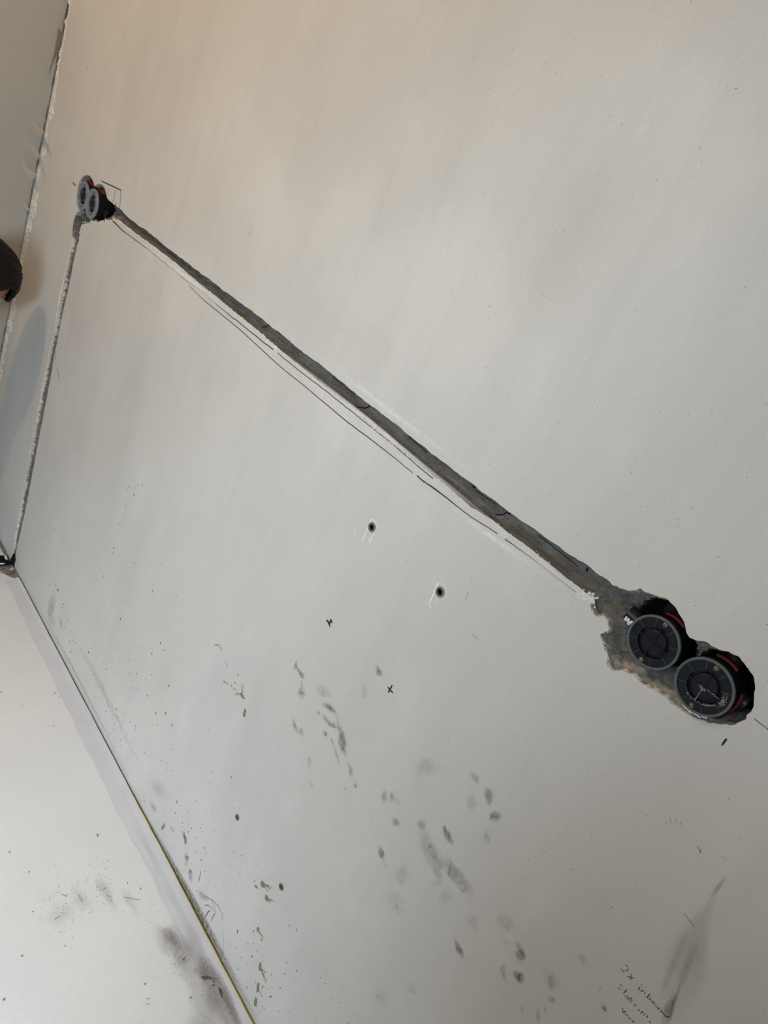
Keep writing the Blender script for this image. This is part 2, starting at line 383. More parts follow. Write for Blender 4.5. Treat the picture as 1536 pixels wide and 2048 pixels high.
# ------------------------------------------------------------------ thin marks on the wall
LIFT = [.00025]
class Marks:
    """collects thin pieces lying on the wall; 'a' is the film's density"""
    def __init__(s, lift=.0004, floor=False): s.v = []; s.f = []; s.a = []; s.lift = lift; s.fl = floor
    def P(s, px): 
        if s.fl: x, y = fp(*px); return np.array([x, y])
        return np.array(wp(*px))
    def put(s, q, h=0.0):
        s.v.append((q[0], q[1], s.lift + h) if s.fl else (q[0], -s.lift - h, q[1]))
    def ribbon(s, px, width, alpha=1.0, softness=True, taper=True, pts=None, jitter=0.0):
        P = np.array([s.P(p) for p in px]) if pts is None else np.array(pts)
        L = np.r_[0, np.cumsum(np.linalg.norm(np.diff(P, axis=0), axis=1))]; n = max(3, min(160, int(L[-1] / .004) + 2)); t = np.linspace(0, L[-1], n)
        C = np.stack([np.interp(t, L, P[:, 0]), np.interp(t, L, P[:, 1])], 1)
        if jitter: C = C + np.stack([fractal(n, jitter), fractal(n, jitter)], 1)
        T = np.gradient(C, axis=0); T /= np.linalg.norm(T, axis=1)[:, None] + 1e-12; Nn = np.stack([-T[:, 1], T[:, 0]], 1)
        s.lift += 4e-6
        prof = [(-1, 0), (-.5, .75), (0, 1), (.5, .75), (1, 0)] if softness else [(-1, 1), (1, 1)]
        n0 = len(s.v); k = len(prof); wv = width if np.ndim(width) == 0 else np.interp(t, np.linspace(0, L[-1], len(width)), width)
        for i in range(n):
            e = 1.0
            if taper: e = min(1, 2.2 * min(i, n - 1 - i) / (n - 1) + (.0 if softness else .35))
            ww = (wv if np.ndim(wv) == 0 else wv[i]) / 2 * (.55 + .45 * e)
            for o, al in prof: s.put(C[i] + Nn[i] * o * ww); s.a.append(alpha * al * e)
        for i in range(n - 1):
            for j in range(k - 1):
                a = n0 + i * k + j; s.f.append((a, a + 1, a + k + 1, a + k))
    def blob(s, px, rx, rz, ang=0.0, alpha=1.0, rings=4, seg=18, lumpy=.18, pw=1.3):
        s.lift += 4e-6; c = s.P(px); n0 = len(s.v); ph = rng.uniform(0, 6.28, 4)
        s.put(c); s.a.append(alpha)
        ca, sa = math.cos(ang), math.sin(ang)
        for r in range(1, rings + 1):
            for k in range(seg):
                th = 2 * math.pi * k / seg; u = r / rings * (1 + lumpy * (.6 * math.sin(2 * th + ph[0]) + .5 * math.sin(3 * th + ph[1]) + .4 * math.sin(5 * th + ph[2])))
                x, z = rx * u * math.cos(th), rz * u * math.sin(th); s.put(c + np.array([x * ca - z * sa, x * sa + z * ca])); s.a.append(alpha * (1 - (r / rings) ** pw))
        for k in range(seg): s.f.append((n0, n0 + 1 + k, n0 + 1 + (k + 1) % seg))
        for r in range(rings - 1):
            for k in range(seg):
                a = n0 + 1 + r * seg + k; b = n0 + 1 + r * seg + (k + 1) % seg; s.f.append((a, a + seg, b + seg, b))
    def drop(s, px, rx, rz, ang=0.0, h=.0006, seg=9, lumpy=.22):
        c = s.P(px); n0 = len(s.v); ca, sa = math.cos(ang), math.sin(ang)
        s.put(c, h); s.a.append(1)
        for ring, hh in ((.62, h * .8), (1.0, -.0002)):
            for k in range(seg):
                th = 2 * math.pi * k / seg; u = ring * (1 + rng.uniform(-lumpy, lumpy)); x, z = rx * u * math.cos(th), rz * u * math.sin(th)
                s.put(c + np.array([x * ca - z * sa, x * sa + z * ca]), hh); s.a.append(1)
        for k in range(seg):
            s.f.append((n0, n0 + 1 + k, n0 + 1 + (k + 1) % seg)); a = n0 + 1 + k; b = n0 + 1 + (k + 1) % seg; s.f.append((a, a + seg, b + seg, b))
    def build(s, name, mat, parent, label=None, kind='stuff'):
        o = mesh_obj(name, s.v, s.f, mat, parent)
        at = o.data.attributes.new('a', 'FLOAT', 'POINT'); at.data.foreach_set('value', np.array(s.a, np.float32))
        return tag(o, label, kind=kind)

# ------------------------------------------------------------------ rest of the room
def slab(name, x0, x1, y0, y1, z0, z1, mat, label, cat):
    bm = bmesh.new(); bmesh.ops.create_cube(bm, size=1)
    for v in bm.verts: v.co = Vector((x0 + (v.co.x + .5) * (x1 - x0), y0 + (v.co.y + .5) * (y1 - y0), z0 + (v.co.z + .5) * (z1 - z0)))
    return tag(bm_obj(name, bm, mat), label, cat, kind='structure')
slab('floor', -2.7, 4.2, -4.6, 0.16, -.12, -.001, M_SCREED, 'bare grey brown screed floor under the white boards', 'floor')
slab('ceiling', -2.7, 4.2, -4.6, 0.16, HW, HW + .12, M_CEIL, 'plain white ceiling over the room', 'ceiling')
# left wall: leans with the corner line, with a chipped edge
jag = fractal(130, .0022); zj = np.linspace(-.001, HW, 130); v = []; f = []
ys = [-4.6, -2.5, -1.2, -.5, -.2, -.06, -.012, -.002]
for k, z in enumerate(zj):
    for y in ys: v.append((corner_x(z) + (jag[k] * .6 if y > -.02 else 0), y, z))
    v.append((corner_x(z) - .12, -.002, z)); v.append((corner_x(z) - .12, -4.6, z))
m_ = len(ys) + 2
for k in range(len(zj) - 1):
    for j in range(m_):
        a = k * m_ + j; b = k * m_ + (j + 1) % m_; f.append((a, a + m_, b + m_, b))
f.append(tuple(range(m_))); f.append(tuple(reversed(range((len(zj) - 1) * m_, len(zj) * m_))))
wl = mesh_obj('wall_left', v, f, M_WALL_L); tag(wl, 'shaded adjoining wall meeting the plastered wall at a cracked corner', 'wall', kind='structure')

# ------------------------------------------------------------------ corner crack: ragged filler, loose flakes, torn patch
CR = [(146, 0), (138, 39), (133, 66), (122, 99), (109, 117), (97.7, 151), (88.5, 187.5), (83, 229), (78, 268), (74, 299.5), (70, 338.5), (62.5, 370), (52, 406), (44, 448), (39, 495), (38, 526), (20, 609), (12, 674), (6, 698), (0, 715)]
cz = np.linspace(.42, 1.72, 420); wv = .034 + fractal(420, .009); wv = np.clip(wv, .008, .055)
top = np.clip((1.42 - cz) / .1, .0, 1); wv = wv * (.25 + .75 * top)
v = []; f = []
hgt = np.abs(fractal(420, .0022)) + .0006
for i, z in enumerate(cz):
    x0 = corner_x(z)
    for u, h in ((.0, .3), (.25, 1.0), (.55, .7), (.85, 1.0), (1.0, -.15)):
        v.append((x0 + .006 + u * wv[i] + rng.normal() * .001, -hgt[i] * h * rng.uniform(.4, 1.4), z))
for i in range(419):
    for j in range(4):
        a = i * 5 + j; f.append((a, a + 1, a + 6, a + 5))
o = mesh_obj('corner_filler', v, f, M_CRUMB, wall); tag(o, 'ragged white filler torn open along the wall corner', kind='stuff')
v = []; f = []
g = fractal(420, .0030)
for i, z in enumerate(cz):
    x0 = corner_x(z); ww = max(.0003, .0012 + g[i] * .6)
    v += [(x0 + .0005, -.0046, z), (x0 + .0005 + ww, -.0046, z)]
    if i: a = len(v) - 4; f.append((a, a + 1, a + 3, a + 2))
o = mesh_obj('corner_crack', v, f, plain('crack_brown', (.075, .06, .045), .95, .1), wall); tag(o, 'thin dark crack running up the corner')
def lwp(px, py, off=.0015):                      # a point seen on the left wall
    q = ray(px, py); t = (-2.407 + off + (CAM[2] - .521) * .0646 - CAM[0]) / (q[0] - .0646 * q[2]); return tuple(CAM + q * t)
pp = dense([(118, 55), (121, 65), (131.5, 63), (134, 70), (123, 97), (111, 114), (104, 126), (97, 152), (100, 138), (108, 112), (112, 88)], 3.0); pp = pp + rng.normal(size=pp.shape) * .35
v = [lwp(*p) for p in pp]; c0 = len(v); v.append(lwp(113, 98)); tp_ = mesh_obj('torn_patch', v, [(i, (i + 1) % c0, c0) for i in range(c0)], plain('bare_lining', (.27, .225, .19), .9, .1), wl)
tag(tp_, 'bare taupe patch where the finish tore off beside the corner')
# curled plaster threads hanging off the corner
def flake(px0, px1, bend, wd):
    (xa, za), (xb, zb) = wp(*px0), wp(*px1); A = np.array([corner_x(za) + .004, -.003, za])
    # the tip hangs free in the room in front of the left wall
    ra = ray(*px1); t = (-.075 - CAM[1]) / ra[1]; B = CAM + ra * t
    if B[0] < corner_x(B[2]) + .004: t = min(t, (corner_x(B[2]) + .004) / ra[0]); B = CAM + ra * t
    v = []; f = []; n = 9
    side = np.array([.25, .1, 1.0]); side /= np.linalg.norm(side)
    for i in range(n):
        u = i / (n - 1); c = A + (B - A) * u + np.array([.006, -.004, bend]) * math.sin(math.pi * u); wdt = wd * (1 - .85 * u) * (1 + .25 * math.sin(7 * u))
        v += [c - side * wdt, c + np.array([.002, -.0015, 0]), c + side * wdt, c + np.array([-.0015, .0015, 0])]
    for i in range(n - 1):
        for k in range(4): a = i * 4 + k; b = i * 4 + (k + 1) % 4; f.append((a, b, b + 4, a + 4))
    f.append((3, 2, 1, 0)); f.append(tuple(range(4 * n - 4, 4 * n)))
    return mesh_obj('plaster_flake', v, f, M_CRUMB, wall)
flake((77.5, 268), (65, 245), .004, .014); flake((72, 313), (52, 287), .010, .012); flake((65, 349), (42, 314), -.008, .011); flake((50, 412), (34, 387), .002, .005)

# ------------------------------------------------------------------ floor covering
FW = -.0006
def poly_sheet(name, pts, z, th, mat, parent=None):
    bm = bmesh.new(); vs_ = [bm.verts.new((x, y, z + th)) for x, y in pts]; bm.faces.new(vs_)
    r = bmesh.ops.extrude_face_region(bm, geom=bm.faces[:])
    for q in r['geom']:
        if isinstance(q, bmesh.types.BMVert): q.co.z -= th
    bmesh.ops.recalc_face_normals(bm, faces=bm.faces[:])
    bmesh.ops.triangulate(bm, faces=bm.faces[:])
    return bm_obj(name, bm, mat, parent)
edge = [tuple(p) for p in rough([fp(36, 1153), fp(30, 1157), fp(22, 1156), fp(12, 1151), fp(0, 1144), (-1.974, -.075), (-1.978, -.16), (-1.990, -.32), (-2.0, -.34)], .012, .0016, False)]
pts = [(1.6, -.03), (1.6, -.68), (edge[-1][0], -.68)] + edge[::-1] + [(-1.87, -.03)]
board = poly_sheet('protective_sheet', pts, -.0008, .0022, M_PAPER)
far_board = poly_sheet('protective_sheet', [(-2.046, -.012), (-2.052, -.10), (-2.070, -.33), (-2.08, -.68), (-2.42, -.68), (-2.425, -.012)], -.0008, .0022, M_PAPER)
tag(far_board, 'narrow piece of floor board in the shaded corner beyond the dark floor groove', 'floor protection')
tag(board, 'white protective floor board sheet laid along the wall', 'floor protection')

# taped edge strip: flap on the board, crease, lip that rises towards the wall, yellow foam top edge
xs = np.linspace(-1.915, 1.5, 420)
def strip(name, rows, mat, parent=None):
    k = len(rows); v = []; f = []
    for i, x in enumerate(xs):
        for r in rows: v.append((x,) + r(x, i))
    for i in range(len(xs) - 1):
        for j in range(k - 1): a = i * k + j; f.append((a, a + k, a + k + 1, a + 1))
    return mesh_obj(name, v, f, mat, parent)
wob = fractal(420, .0022); lift = np.zeros(420)
for c, s_, h in ((-.88, .05, .0028), (-.74, .04, .0022)): lift += h * np.exp(-((xs - c) / s_) ** 2)
t = empty('edge_tape', (-.6, -.03, 0), 'white tape strip folded up against the foot of the plastered wall', 'tape')
def lw(x): return np.interp(x, [-1.92, -1.75, -1.2, -.9, 1.5], [.010, .012, .017, .018, .019])
def yf(x): return -lw(x) - .0035
o1 = strip('flap', [lambda x, i: (np.interp(x, [-1.9, -1.3, -.7, 1.5], [-.044, -.053, -.054, -.050]) + wob[i], .0020 + lift[i] * .6 + .0003),
                    lambda x, i: (-.040 + wob[i] * .5, .0022 + lift[i]), lambda x, i: (yf(x) - .004, .0024), lambda x, i: (yf(x), .0024)], M_TAPE)
o2 = strip('upturned_lip', [lambda x, i: (yf(x), .0024), lambda x, i: (yf(x) * .72 - .001, .0032), lambda x, i: (-.0052 + wob[i] * .15, .0050), lambda x, i: (-.0048 + wob[i] * .15, .0047), lambda x, i: (-.0052, .0018)], M_TAPE)
for o in (o1, o2):
    o.parent = t; o.matrix_parent_inverse = Matrix.Translation((.6, .03, 0))
def yw(x): return np.interp(x, [-1.05, -1.02, -.8, -.45, 1.5], [.0, .0014, .0018, .0021, .0022])
xs_all = xs; xs = xs[xs > -1.035]; off = 420 - len(xs)
o3 = strip('foam_edge', [lambda x, i: (-.0052 - .0006 + wob[i + off] * .15, .0047), lambda x, i: (-.0052 + wob[i + off] * .15, .0049 + yw(x) * .9), lambda x, i: (-.0052 + yw(x) + wob[i + off] * .15, .0049 + yw(x) * .4), lambda x, i: (-.0052 + yw(x), .0018)], M_YEL)
o3.parent = t; o3.matrix_parent_inverse = Matrix.Translation((.6, .03, 0)); tag(o3, 'mustard yellow foam edge')
xs = xs_all

# broken corner of the screed where the conduit groove crosses the floor
def rock(name, c, r, sx, sy, sz, mat, parent, seed):
    q = random.Random(seed); bm = bmesh.new(); bmesh.ops.create_icosphere(bm, subdivisions=2, radius=1)
    for v in bm.verts:
        k = 1 + q.uniform(-.2, .2); v.co = Vector((c[0] + v.co.x * r * sx * k, c[1] + v.co.y * r * sy * k, c[2] + v.co.z * r * sz * k))
    return bm_obj(name, bm, mat, parent)
M_BROWN = plain('brown_screed', (.17, .13, .11), .95, .1)
br = empty('broken_screed', (-1.99, -.06, 0), 'broken brown screed rim around the dark floor groove in the corner', 'screed')
def bchild(o):
    o.parent = br; o.matrix_parent_inverse = Matrix.Translation((1.99, .06, 0)); return o
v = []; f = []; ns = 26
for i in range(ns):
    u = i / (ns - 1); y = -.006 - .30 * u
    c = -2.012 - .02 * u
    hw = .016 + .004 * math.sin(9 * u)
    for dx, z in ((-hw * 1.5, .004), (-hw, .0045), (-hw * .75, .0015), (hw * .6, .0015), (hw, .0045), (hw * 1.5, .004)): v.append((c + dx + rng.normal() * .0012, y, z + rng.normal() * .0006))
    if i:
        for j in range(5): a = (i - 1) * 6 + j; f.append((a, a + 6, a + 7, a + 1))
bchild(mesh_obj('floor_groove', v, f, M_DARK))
for k in range(34):
    u = rng.uniform(0, 1); x = -1.962 - .012 * u + rng.normal() * .009; y = -.014 - .030 * u + rng.normal() * .004
    if x < -1.985: x = -1.985 + abs(rng.normal()) * .01
    bchild(rock('screed_lump', (x, y, .003), rng.uniform(.004, .011), 1, 1, .5, [M_SCREED, M_BROWN, M_CRUMB][0 if k % 5 else (2 if k % 2 else 1)], None, k))
bchild(rock('mortar_lump', (-2.028, -.012, .003), .0062, 1.7, .7, .6, M_CRUMB, None, 91)); bchild(rock('mortar_lump', (-1.968, -.010, .003), .0065, 1.3, .6, .5, M_CRUMB, None, 92)); bchild(rock('mortar_lump', (-1.994, -.038, .0045), .006, .6, 2.6, .5, M_CRUMB, None, 93))
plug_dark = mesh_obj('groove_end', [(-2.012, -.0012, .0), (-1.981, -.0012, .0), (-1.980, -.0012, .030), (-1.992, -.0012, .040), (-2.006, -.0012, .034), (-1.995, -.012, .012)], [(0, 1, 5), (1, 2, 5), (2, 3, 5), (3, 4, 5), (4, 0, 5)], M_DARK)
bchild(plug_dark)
# ------------------------------------------------------------------ marks: chalk dust beside the groove, saw cuts, pencil lines
ch = Marks(.00006)
ch.ribbon([(520, 622), (640, 712), (780, 822), (880, 898), (1000, 984), (1060, 1030), (1130, 1082)], [.010, .016, .018, .018, .016, .014, .004], .75)
ch.ribbon([(250, 428), (330, 484), (430, 556), (520, 630)], .010, .35)
ch.ribbon([(835, 960), (930, 1036), (1000, 1086), (1090, 1150), (1180, 1216)], [.012, .016, .014, .016, .010], .8)
ch.ribbon([(500, 668), (600, 752), (700, 832), (790, 900)], .012, .55)
ch.ribbon([(225, 441), (300, 498), (380, 560), (440, 608), (520, 668), (560, 700)], [.014, .016, .016, .018, .016, .010], .8)
ch.ribbon([(235, 452), (300, 510), (370, 566)], .012, .45)
ch.ribbon([(560, 700), (650, 772), (750, 852), (850, 935), (950, 1015), (1010, 1064)], [.012, .013, .012, .010, .012, .010], .8)
ch.ribbon([(1010, 1068), (1090, 1130), (1185, 1202)], .012, .6)
ch.ribbon([(155, 440), (146, 470), (132, 535), (118, 605), (106, 676), (90, 745)], [.03, .03, .026, .024, .03, .02], .85)
ch.ribbon([(86, 762), (62, 900), (38, 1022), (24, 1100)], .018, .55)
ch.ribbon([(104, 758), (80, 878), (54, 1020)], .012, .5)
ch.build('chalk_dust', M_CHALK, wall, 'whitish plaster dust smeared beside the groove')
cr = Marks(.00006)
def crumbs(line, n, spread, r0, r1):
    P = dense([wp(*p) for p in line], .002, False)
    for k in range(n):
        q = P[rng.integers(len(P))] + rng.normal(size=2) * spread; cr.drop_at(q, rng.uniform(r0, r1)) 
def drop_at(s, q, r):
    n0 = len(s.v); s.put(q, r * .8); s.a.append(1); an = rng.uniform(0, 6)
    for k in range(6):
        th = an + k * math.pi / 3; u = r * rng.uniform(.6, 1.3); s.put(q + np.array([u * math.cos(th), u * math.sin(th) * .8]), -.0002); s.a.append(1)
    for k in range(6): s.f.append((n0, n0 + 1 + k, n0 + 1 + (k + 1) % 6))
Marks.drop_at = drop_at
sub = lambda L: [(x - 1, y + 1.5) for x, y in L]
crumbs(sub(LO), 900, .0011, .0005, .0016)
crumbs([(520, 668), (560, 703)], 70, .002, .0006, .0022); crumbs([(1005, 1066), (1014, 1074)], 60, .0025, .0008, .0028); crumbs([(1160, 1190), (1186, 1202)], 120, .003, .0007, .0024)
crumbs([(303, 496), (345, 528)], 50, .0016, .0005, .0016); crumbs(HOLE[24:], 260, .0018, .0004, .0011); crumbs(FAR, 90, .003, .0008, .0022)
crumbs(VL, 90, .0016, .0008, .0018)
cr.build('plaster_crumbs', M_CRUMB, wall, 'white plaster crumbs along the cut edges')

pn = Marks(.00006)
def line(px, wd=.0012, jit=.0): pn.ribbon(px, wd, 1, False, False, jitter=jit)
line([(221, 437), (245, 461), (303, 504), (345, 538), (364, 553.5), (397, 578), (430, 606), (480, 647), (500, 664), (547, 699.4)], [.0045, .003, .0034, .002, .0018, .0034, .0016, .0018, .002, .0022], .0006)
line([(555, 706), (580, 727), (617, 756), (660, 788), (708, 826.5), (786, 889), (846, 940.5), (866, 957)], .0016, .0003)
line([(378, 571), (408.6, 601), (481, 660), (560, 733), (604, 768), (695, 844), (773, 902.5), (826, 946)], [.0010, .0018, .0018, .0018, .0015, .0018, .0018, .0012], .0002)
line([(838, 953), (850, 964), (872, 980), (891.7, 994.6), (941, 1033.6), (995, 1068)], [.0012, .0028, .002, .0014, .0014, .0014], .0003)
line([(834, 951), (849, 965)], .0022)
line([(1010, 1078), (1071, 1122), (1100, 1144), (1121, 1161)], [.0015, .0010, .0013, .0006], .0002)
line([(1121, 1161), (1150, 1183), (1168, 1196.5)], .0007)
line([(1508, 1437), (1522, 1448), (1536, 1458.5), (1560, 1477)], .0009)
# pencil frame above the far boxes
line([(203, 362), (242, 380.5)], .003); line([(242, 380.5), (241, 400), (239, 419)], .0022); line([(230.5, 381), (228, 398), (225, 404)], .0022); line([(216.5, 376), (215, 392)], .0014); line([(232.5, 404), (231, 411)], .003)
line([(145.5, 365), (151, 371)], .004)
pn.build('pencil_lines', M_PENCIL, wall, 'dark saw kerfs and pencil lines under the groove')

mk = Marks(.00006)
def ink(px, wd=.0016): mk.ribbon(px, wd * 1.25, 1, False, False)
ink([(653, 1240), (657, 1244), (660, 1249)], .0032); ink([(662, 1238), (660, 1246), (658, 1251)], .0028); ink([(664, 1241), (663, 1246)], .0024); ink([(656, 1247), (660, 1246)], .002); ink([(659, 1250), (660, 1254)], .0024); ink([(663, 1252), (663.6, 1252.6)], .0016)
ink([(775.5, 1374), (780, 1380), (786, 1385.5)], .0022); ink([(784.5, 1370.5), (780, 1379), (776.5, 1385)], .0022)
ink([(1452, 1477.5), (1447, 1484), (1443, 1491)], .0011); ink([(1454, 1478), (1450, 1484), (1446, 1490)], .0009); ink([(1453, 1477), (1452, 1482)], .0009)
mk.build('marker_crosses', M_INK, wall, 'small hand drawn black cross marks', kind=None)
lp = Marks(.00006)
def lt(px, wd=.0009, j=0): lp.ribbon(px, wd, 1, False, True, jitter=j)
lt([(1367, 1825), (1379, 1841), (1391, 1855)], .0009); lt([(1331, 1640), (1334, 1652)], .0006); lt([(1340, 1636), (1342, 1648)], .0006); lt([(1350, 1636), (1353, 1647)], .0006); lt([(1360, 1642), (1364, 1652)], .0006)
lt([(1395, 1692), (1401, 1702), (1400, 1708)], .001); lt([(1398, 1703), (1404, 1699)], .0008)
lt([(428, 1290), (437, 1290), (444, 1300)], .0022); lt([(451, 1325), (456, 1333)], .0014); lt([(1220, 1812), (1225, 1816)], .0012)
lt([(936, 1182), (931, 1200)], .0007, .001); lt([(945, 1265), (957, 1280)], .0007, .001);
lt([(115, 735), (118, 757)], .004); lt([(110, 700), (112, 722)], .003); lt([(502, 462), (497, 470)], .0015); lt([(175, 130), (172, 141)], .002)
lp.build('faint_pencil_ticks', M_PENCILL, wall, 'faint grey pencil ticks and scratches')

# handwriting: 2x inbouw / stopcontact / voor
hw = Marks(.00006)
S4 = lambda *p: z2(p, 1180, 1900, 7.68)
def ws(*p, wd=.0009): hw.ribbon(S4(*p), wd, 1, False, False)
ws((535, 228), (570, 235), (592, 265), (590, 300), (570, 320), (535, 318)); ws((468, 288), (500, 315), (528, 348), wd=.0011)                 # 2
ws((635, 362), (632, 410), (624, 462)); ws((572, 404), (625, 420), (676, 430), wd=.0011)                                                  # x
ws((772, 570), (755, 592), (740, 612), wd=.0012); ws((790, 528), (792, 542), wd=.0015)                                                      # i
ws((778, 640), (800, 625), (822, 612)); ws((785, 640), (815, 620), (845, 628), (852, 650), (838, 684))                                     # n
ws((922, 668), (900, 700), (870, 730), wd=.0011); ws((872, 728), (900, 745), (925, 768)); ws((905, 720), (935, 728), (935, 750), (920, 770))   # b
ws((975, 790), (950, 790), (930, 782)); ws((985, 795), (960, 825), (975, 840), (1000, 818), (985, 795))                                    # o
ws((1012, 832), (1005, 865), (1025, 890), (1045, 880)); ws((1072, 885), (1055, 900), (1040, 912), wd=.0012)                                 # u
ws((1102, 920), (1085, 950), (1095, 968), (1118, 958), (1130, 965), (1135, 995), (1165, 1028), (1195, 1032), (1218, 1022), wd=.0014)      # w
ws((455, 530), (478, 538), (505, 556)); ws((430, 572), (455, 590), (472, 608))                                                             # s
ws((566, 608), (545, 632), (515, 664), wd=.0012)                                                                                              # t
ws((560, 690), (585, 705), (590, 730), (570, 742), (545, 725), (530, 700))                                                                # o
ws((578, 768), (610, 742), (640, 735)); ws((610, 738), (650, 760), (655, 785), (630, 798), (600, 775))                                     # p
ws((720, 850), (695, 840), (672, 828), (668, 850), (690, 868))                                                                             # c
ws((735, 905), (765, 912), (770, 935), (750, 945), (735, 925))                                                                             # o
ws((772, 975), (795, 950), (815, 935)); ws((800, 958), (838, 985), (830, 1008))                                                            # n
ws((888, 1005), (870, 1040), wd=.0011); ws((850, 965), (860, 980))                                                                           # t
ws((910, 1090), (935, 1100), (945, 1130), (920, 1115), (905, 1095), wd=.0012)                                                               # a
ws((505, 885), (500, 925), (508, 965)); ws((508, 965), (530, 950), (548, 938), wd=.0011)                                                    # v
ws((540, 980), (565, 1008), (590, 1005), (575, 988), wd=.0011); ws((590, 1035), (620, 1062), (642, 1060), (625, 1042))                      # oo
ws((650, 1105), (668, 1088), wd=.0013); ws((665, 1080), (690, 1105))                                                                           # r
hw.build('handwriting', M_PENCIL, wall, 'pencil handwriting reading 2x inbouw stopcontact voor', kind=None)
rb = Marks(.00006)
rb.ribbon([(1458, 1742), (1430, 1790), (1400, 1850), (1378, 1920), (1352, 1990), (1330, 2060)], [.006, .012, .034, .052, .058, .05], .45)
rb.ribbon([(1352, 1985), (1338, 2020), (1325, 2060)], [.010, .014, .012], .95); rb.ribbon([(1365, 1960), (1345, 2010), (1334, 2060)], .005, .7)
rb.ribbon([(1395, 1880), (1370, 1945), (1350, 2000)], .009, .35); rb.ribbon([(1372, 1868), (1345, 1930), (1318, 2000)], .008, .3); rb.ribbon([(1452, 1752), (1436, 1775), (1420, 1795)], .006, .55)
rb.build('graphite_smudge', M_RUB, wall, 'fan shaped grey smudge rubbed over the handwriting')

# white outlines left by tape around the wall plugs
tp = Marks(.00006)
Z3 = lambda *p: z2(p, 640, 1000, 5.12)
for ptsl, wd in [(((530, 192), (495, 270), (438, 412)), .0022), (((438, 412), (445, 425)), .0014), (((535, 195), (592, 250)), .0016), (((560, 315), (530, 385), (510, 440)), .0018), (((505, 370), (500, 420), (515, 450)), .0012), (((590, 255), (570, 300)), .0012),
                 (((1215, 845), (1185, 910), (1150, 990), (1115, 1068)), .0024), (((1115, 1068), (1120, 1090), (1145, 1110)), .0014), (((1235, 840), (1300, 912)), .0010), (((1180, 1035), (1200, 1045), (1195, 1075)), .0012), (((360, 300), (355, 345), (375, 370)), .0018), (((1205, 850), (1195, 890)), .0035)]:
    tp.ribbon(Z3(*ptsl), wd * 1.7, 1.2, True, False)
tp.ribbon([(473, 1645), (472, 1655)], .004, .8); tp.ribbon([(470, 1590), (472, 1625)], .03, .35); tp.ribbon([(560, 1785), (558, 1795)], .004, .6)
tp.build('tape_residue', M_CHALK, wall, 'thin white rectangular tape outlines around the plugs')
tq = Marks(.00006)
for a, b in (((541, 197), (592, 248)), ((1240, 846), (1300, 910))): tq.ribbon(Z3(a, b), .0007, 1, False)
tq.build('tape_cut', M_PENCILL, wall, kind=None)

# ------------------------------------------------------------------ mud splashes and dirt
md = Marks(.00006); mdd = Marks(.00006)
Z60 = lambda x, y: (60 + x / 3.4133, 900 + y / 3.4133)
def zdir(p):                                     # long axis of a splash runs with the wall's vertical, slightly tilted
    return math.pi / 2 + rng.normal() * .18
for x, y, a, b in [(678, 252, 9, 6), (668, 272, 6, 5), (716, 259, 7, 6), (736, 240, 6, 5), (770, 241, 9, 7), (763, 219, 4, 4), (750, 262, 4, 4), (710, 305, 12, 8), (651, 333, 7, 5), (653, 380, 7, 5), (749, 324, 4, 3), (609, 502, 8, 5), (570, 668, 12, 8), (563, 703, 8, 6),
                   (85, 590, 7, 6), (175, 541, 6, 5), (231, 627, 6, 6), (472, 819, 6, 5), (491, 838, 5, 3), (501, 863, 7, 6), (713, 772, 8, 6), (895, 780, 5, 5), (838, 962, 13, 4), (998, 1003, 16, 2), (188, 853, 5, 5), (136, 922, 9, 5), (177, 922, 9, 4), (190, 955, 22, 8), (100, 1052, 5, 4),
                   (229, 1053, 9, 5), (220, 1075, 7, 4), (562, 1043, 7, 4), (619, 1030, 4, 3), (641, 1020, 5, 4), (618, 1153, 19, 9), (638, 1222, 5, 4), (263, 1162, 9, 5), (278, 1235, 5, 3), (258, 1253, 5, 3), (238, 1210, 6, 4), (288, 1302, 7, 5), (271, 1303, 8, 5), (310, 1316, 5, 4),
                   (277, 1378, 9, 6), (399, 1382, 12, 8), (486, 1392, 9, 5), (605, 1352, 8, 5), (446, 1332, 5, 3), (462, 1427, 5, 3), (763, 1340, 8, 5), (890, 1319, 13, 8), (914, 1367, 9, 6), (832, 1389, 15, 7), (561, 1453, 10, 4), (519, 1498, 12, 7), (533, 1495, 8, 4), (436, 1533, 9, 4),
                   (459, 1493, 5, 3), (679, 1432, 6, 5), (713, 1437, 4, 3), (680, 1525, 9, 6), (728, 1529, 9, 6), (650, 1565, 7, 5), (664, 1598, 7, 3), (831, 1535, 8, 6), (602, 1524, 5, 3), (703, 1622, 7, 5), (724, 1632, 6, 4), (698, 1646, 5, 3), (627, 1619, 5, 3), (501, 1631, 5, 3),
                   (947, 1609, 13, 8), (799, 1677, 10, 7), (815, 1690, 5, 4), (569, 1714, 6, 4), (590, 1770, 18, 6), (614, 1775, 7, 5), (638, 1804, 7, 5), (595, 1822, 8, 5), (562, 1838, 8, 4), (639, 1859, 8, 4), (686, 1855, 13, 5), (722, 1887, 8, 7), (719, 1908, 7, 6), (519, 1785, 16, 6),
                   (858, 1797, 18, 7), (926, 1796, 14, 8), (970, 1877, 14, 7), (872, 1877, 8, 5), (1218, 1899, 5, 4), (578, 1870, 9, 4), (577, 1914, 6, 4), (664, 1942, 7, 5), (545, 1938, 13, 5), (621, 1977, 9, 4), (685, 1700, 7, 4), (965, 2043, 5, 4), (616, 2022, 10, 4), (768, 1980, 6, 3)]:
    px = Z60(x, y); k = .00062 + .0000 * x
    sc_ = 1 / 3.4133 / (900 if px[0] < 200 else 1150)       # approximate metres per zoom pixel at that distance
    mdd.drop(px, a * sc_ * 1.05, b * sc_ * 1.15, zdir(px), .0007)
Z18 = lambda x, y: (180 + x / 3.7375, 1500 + y / 3.7375)
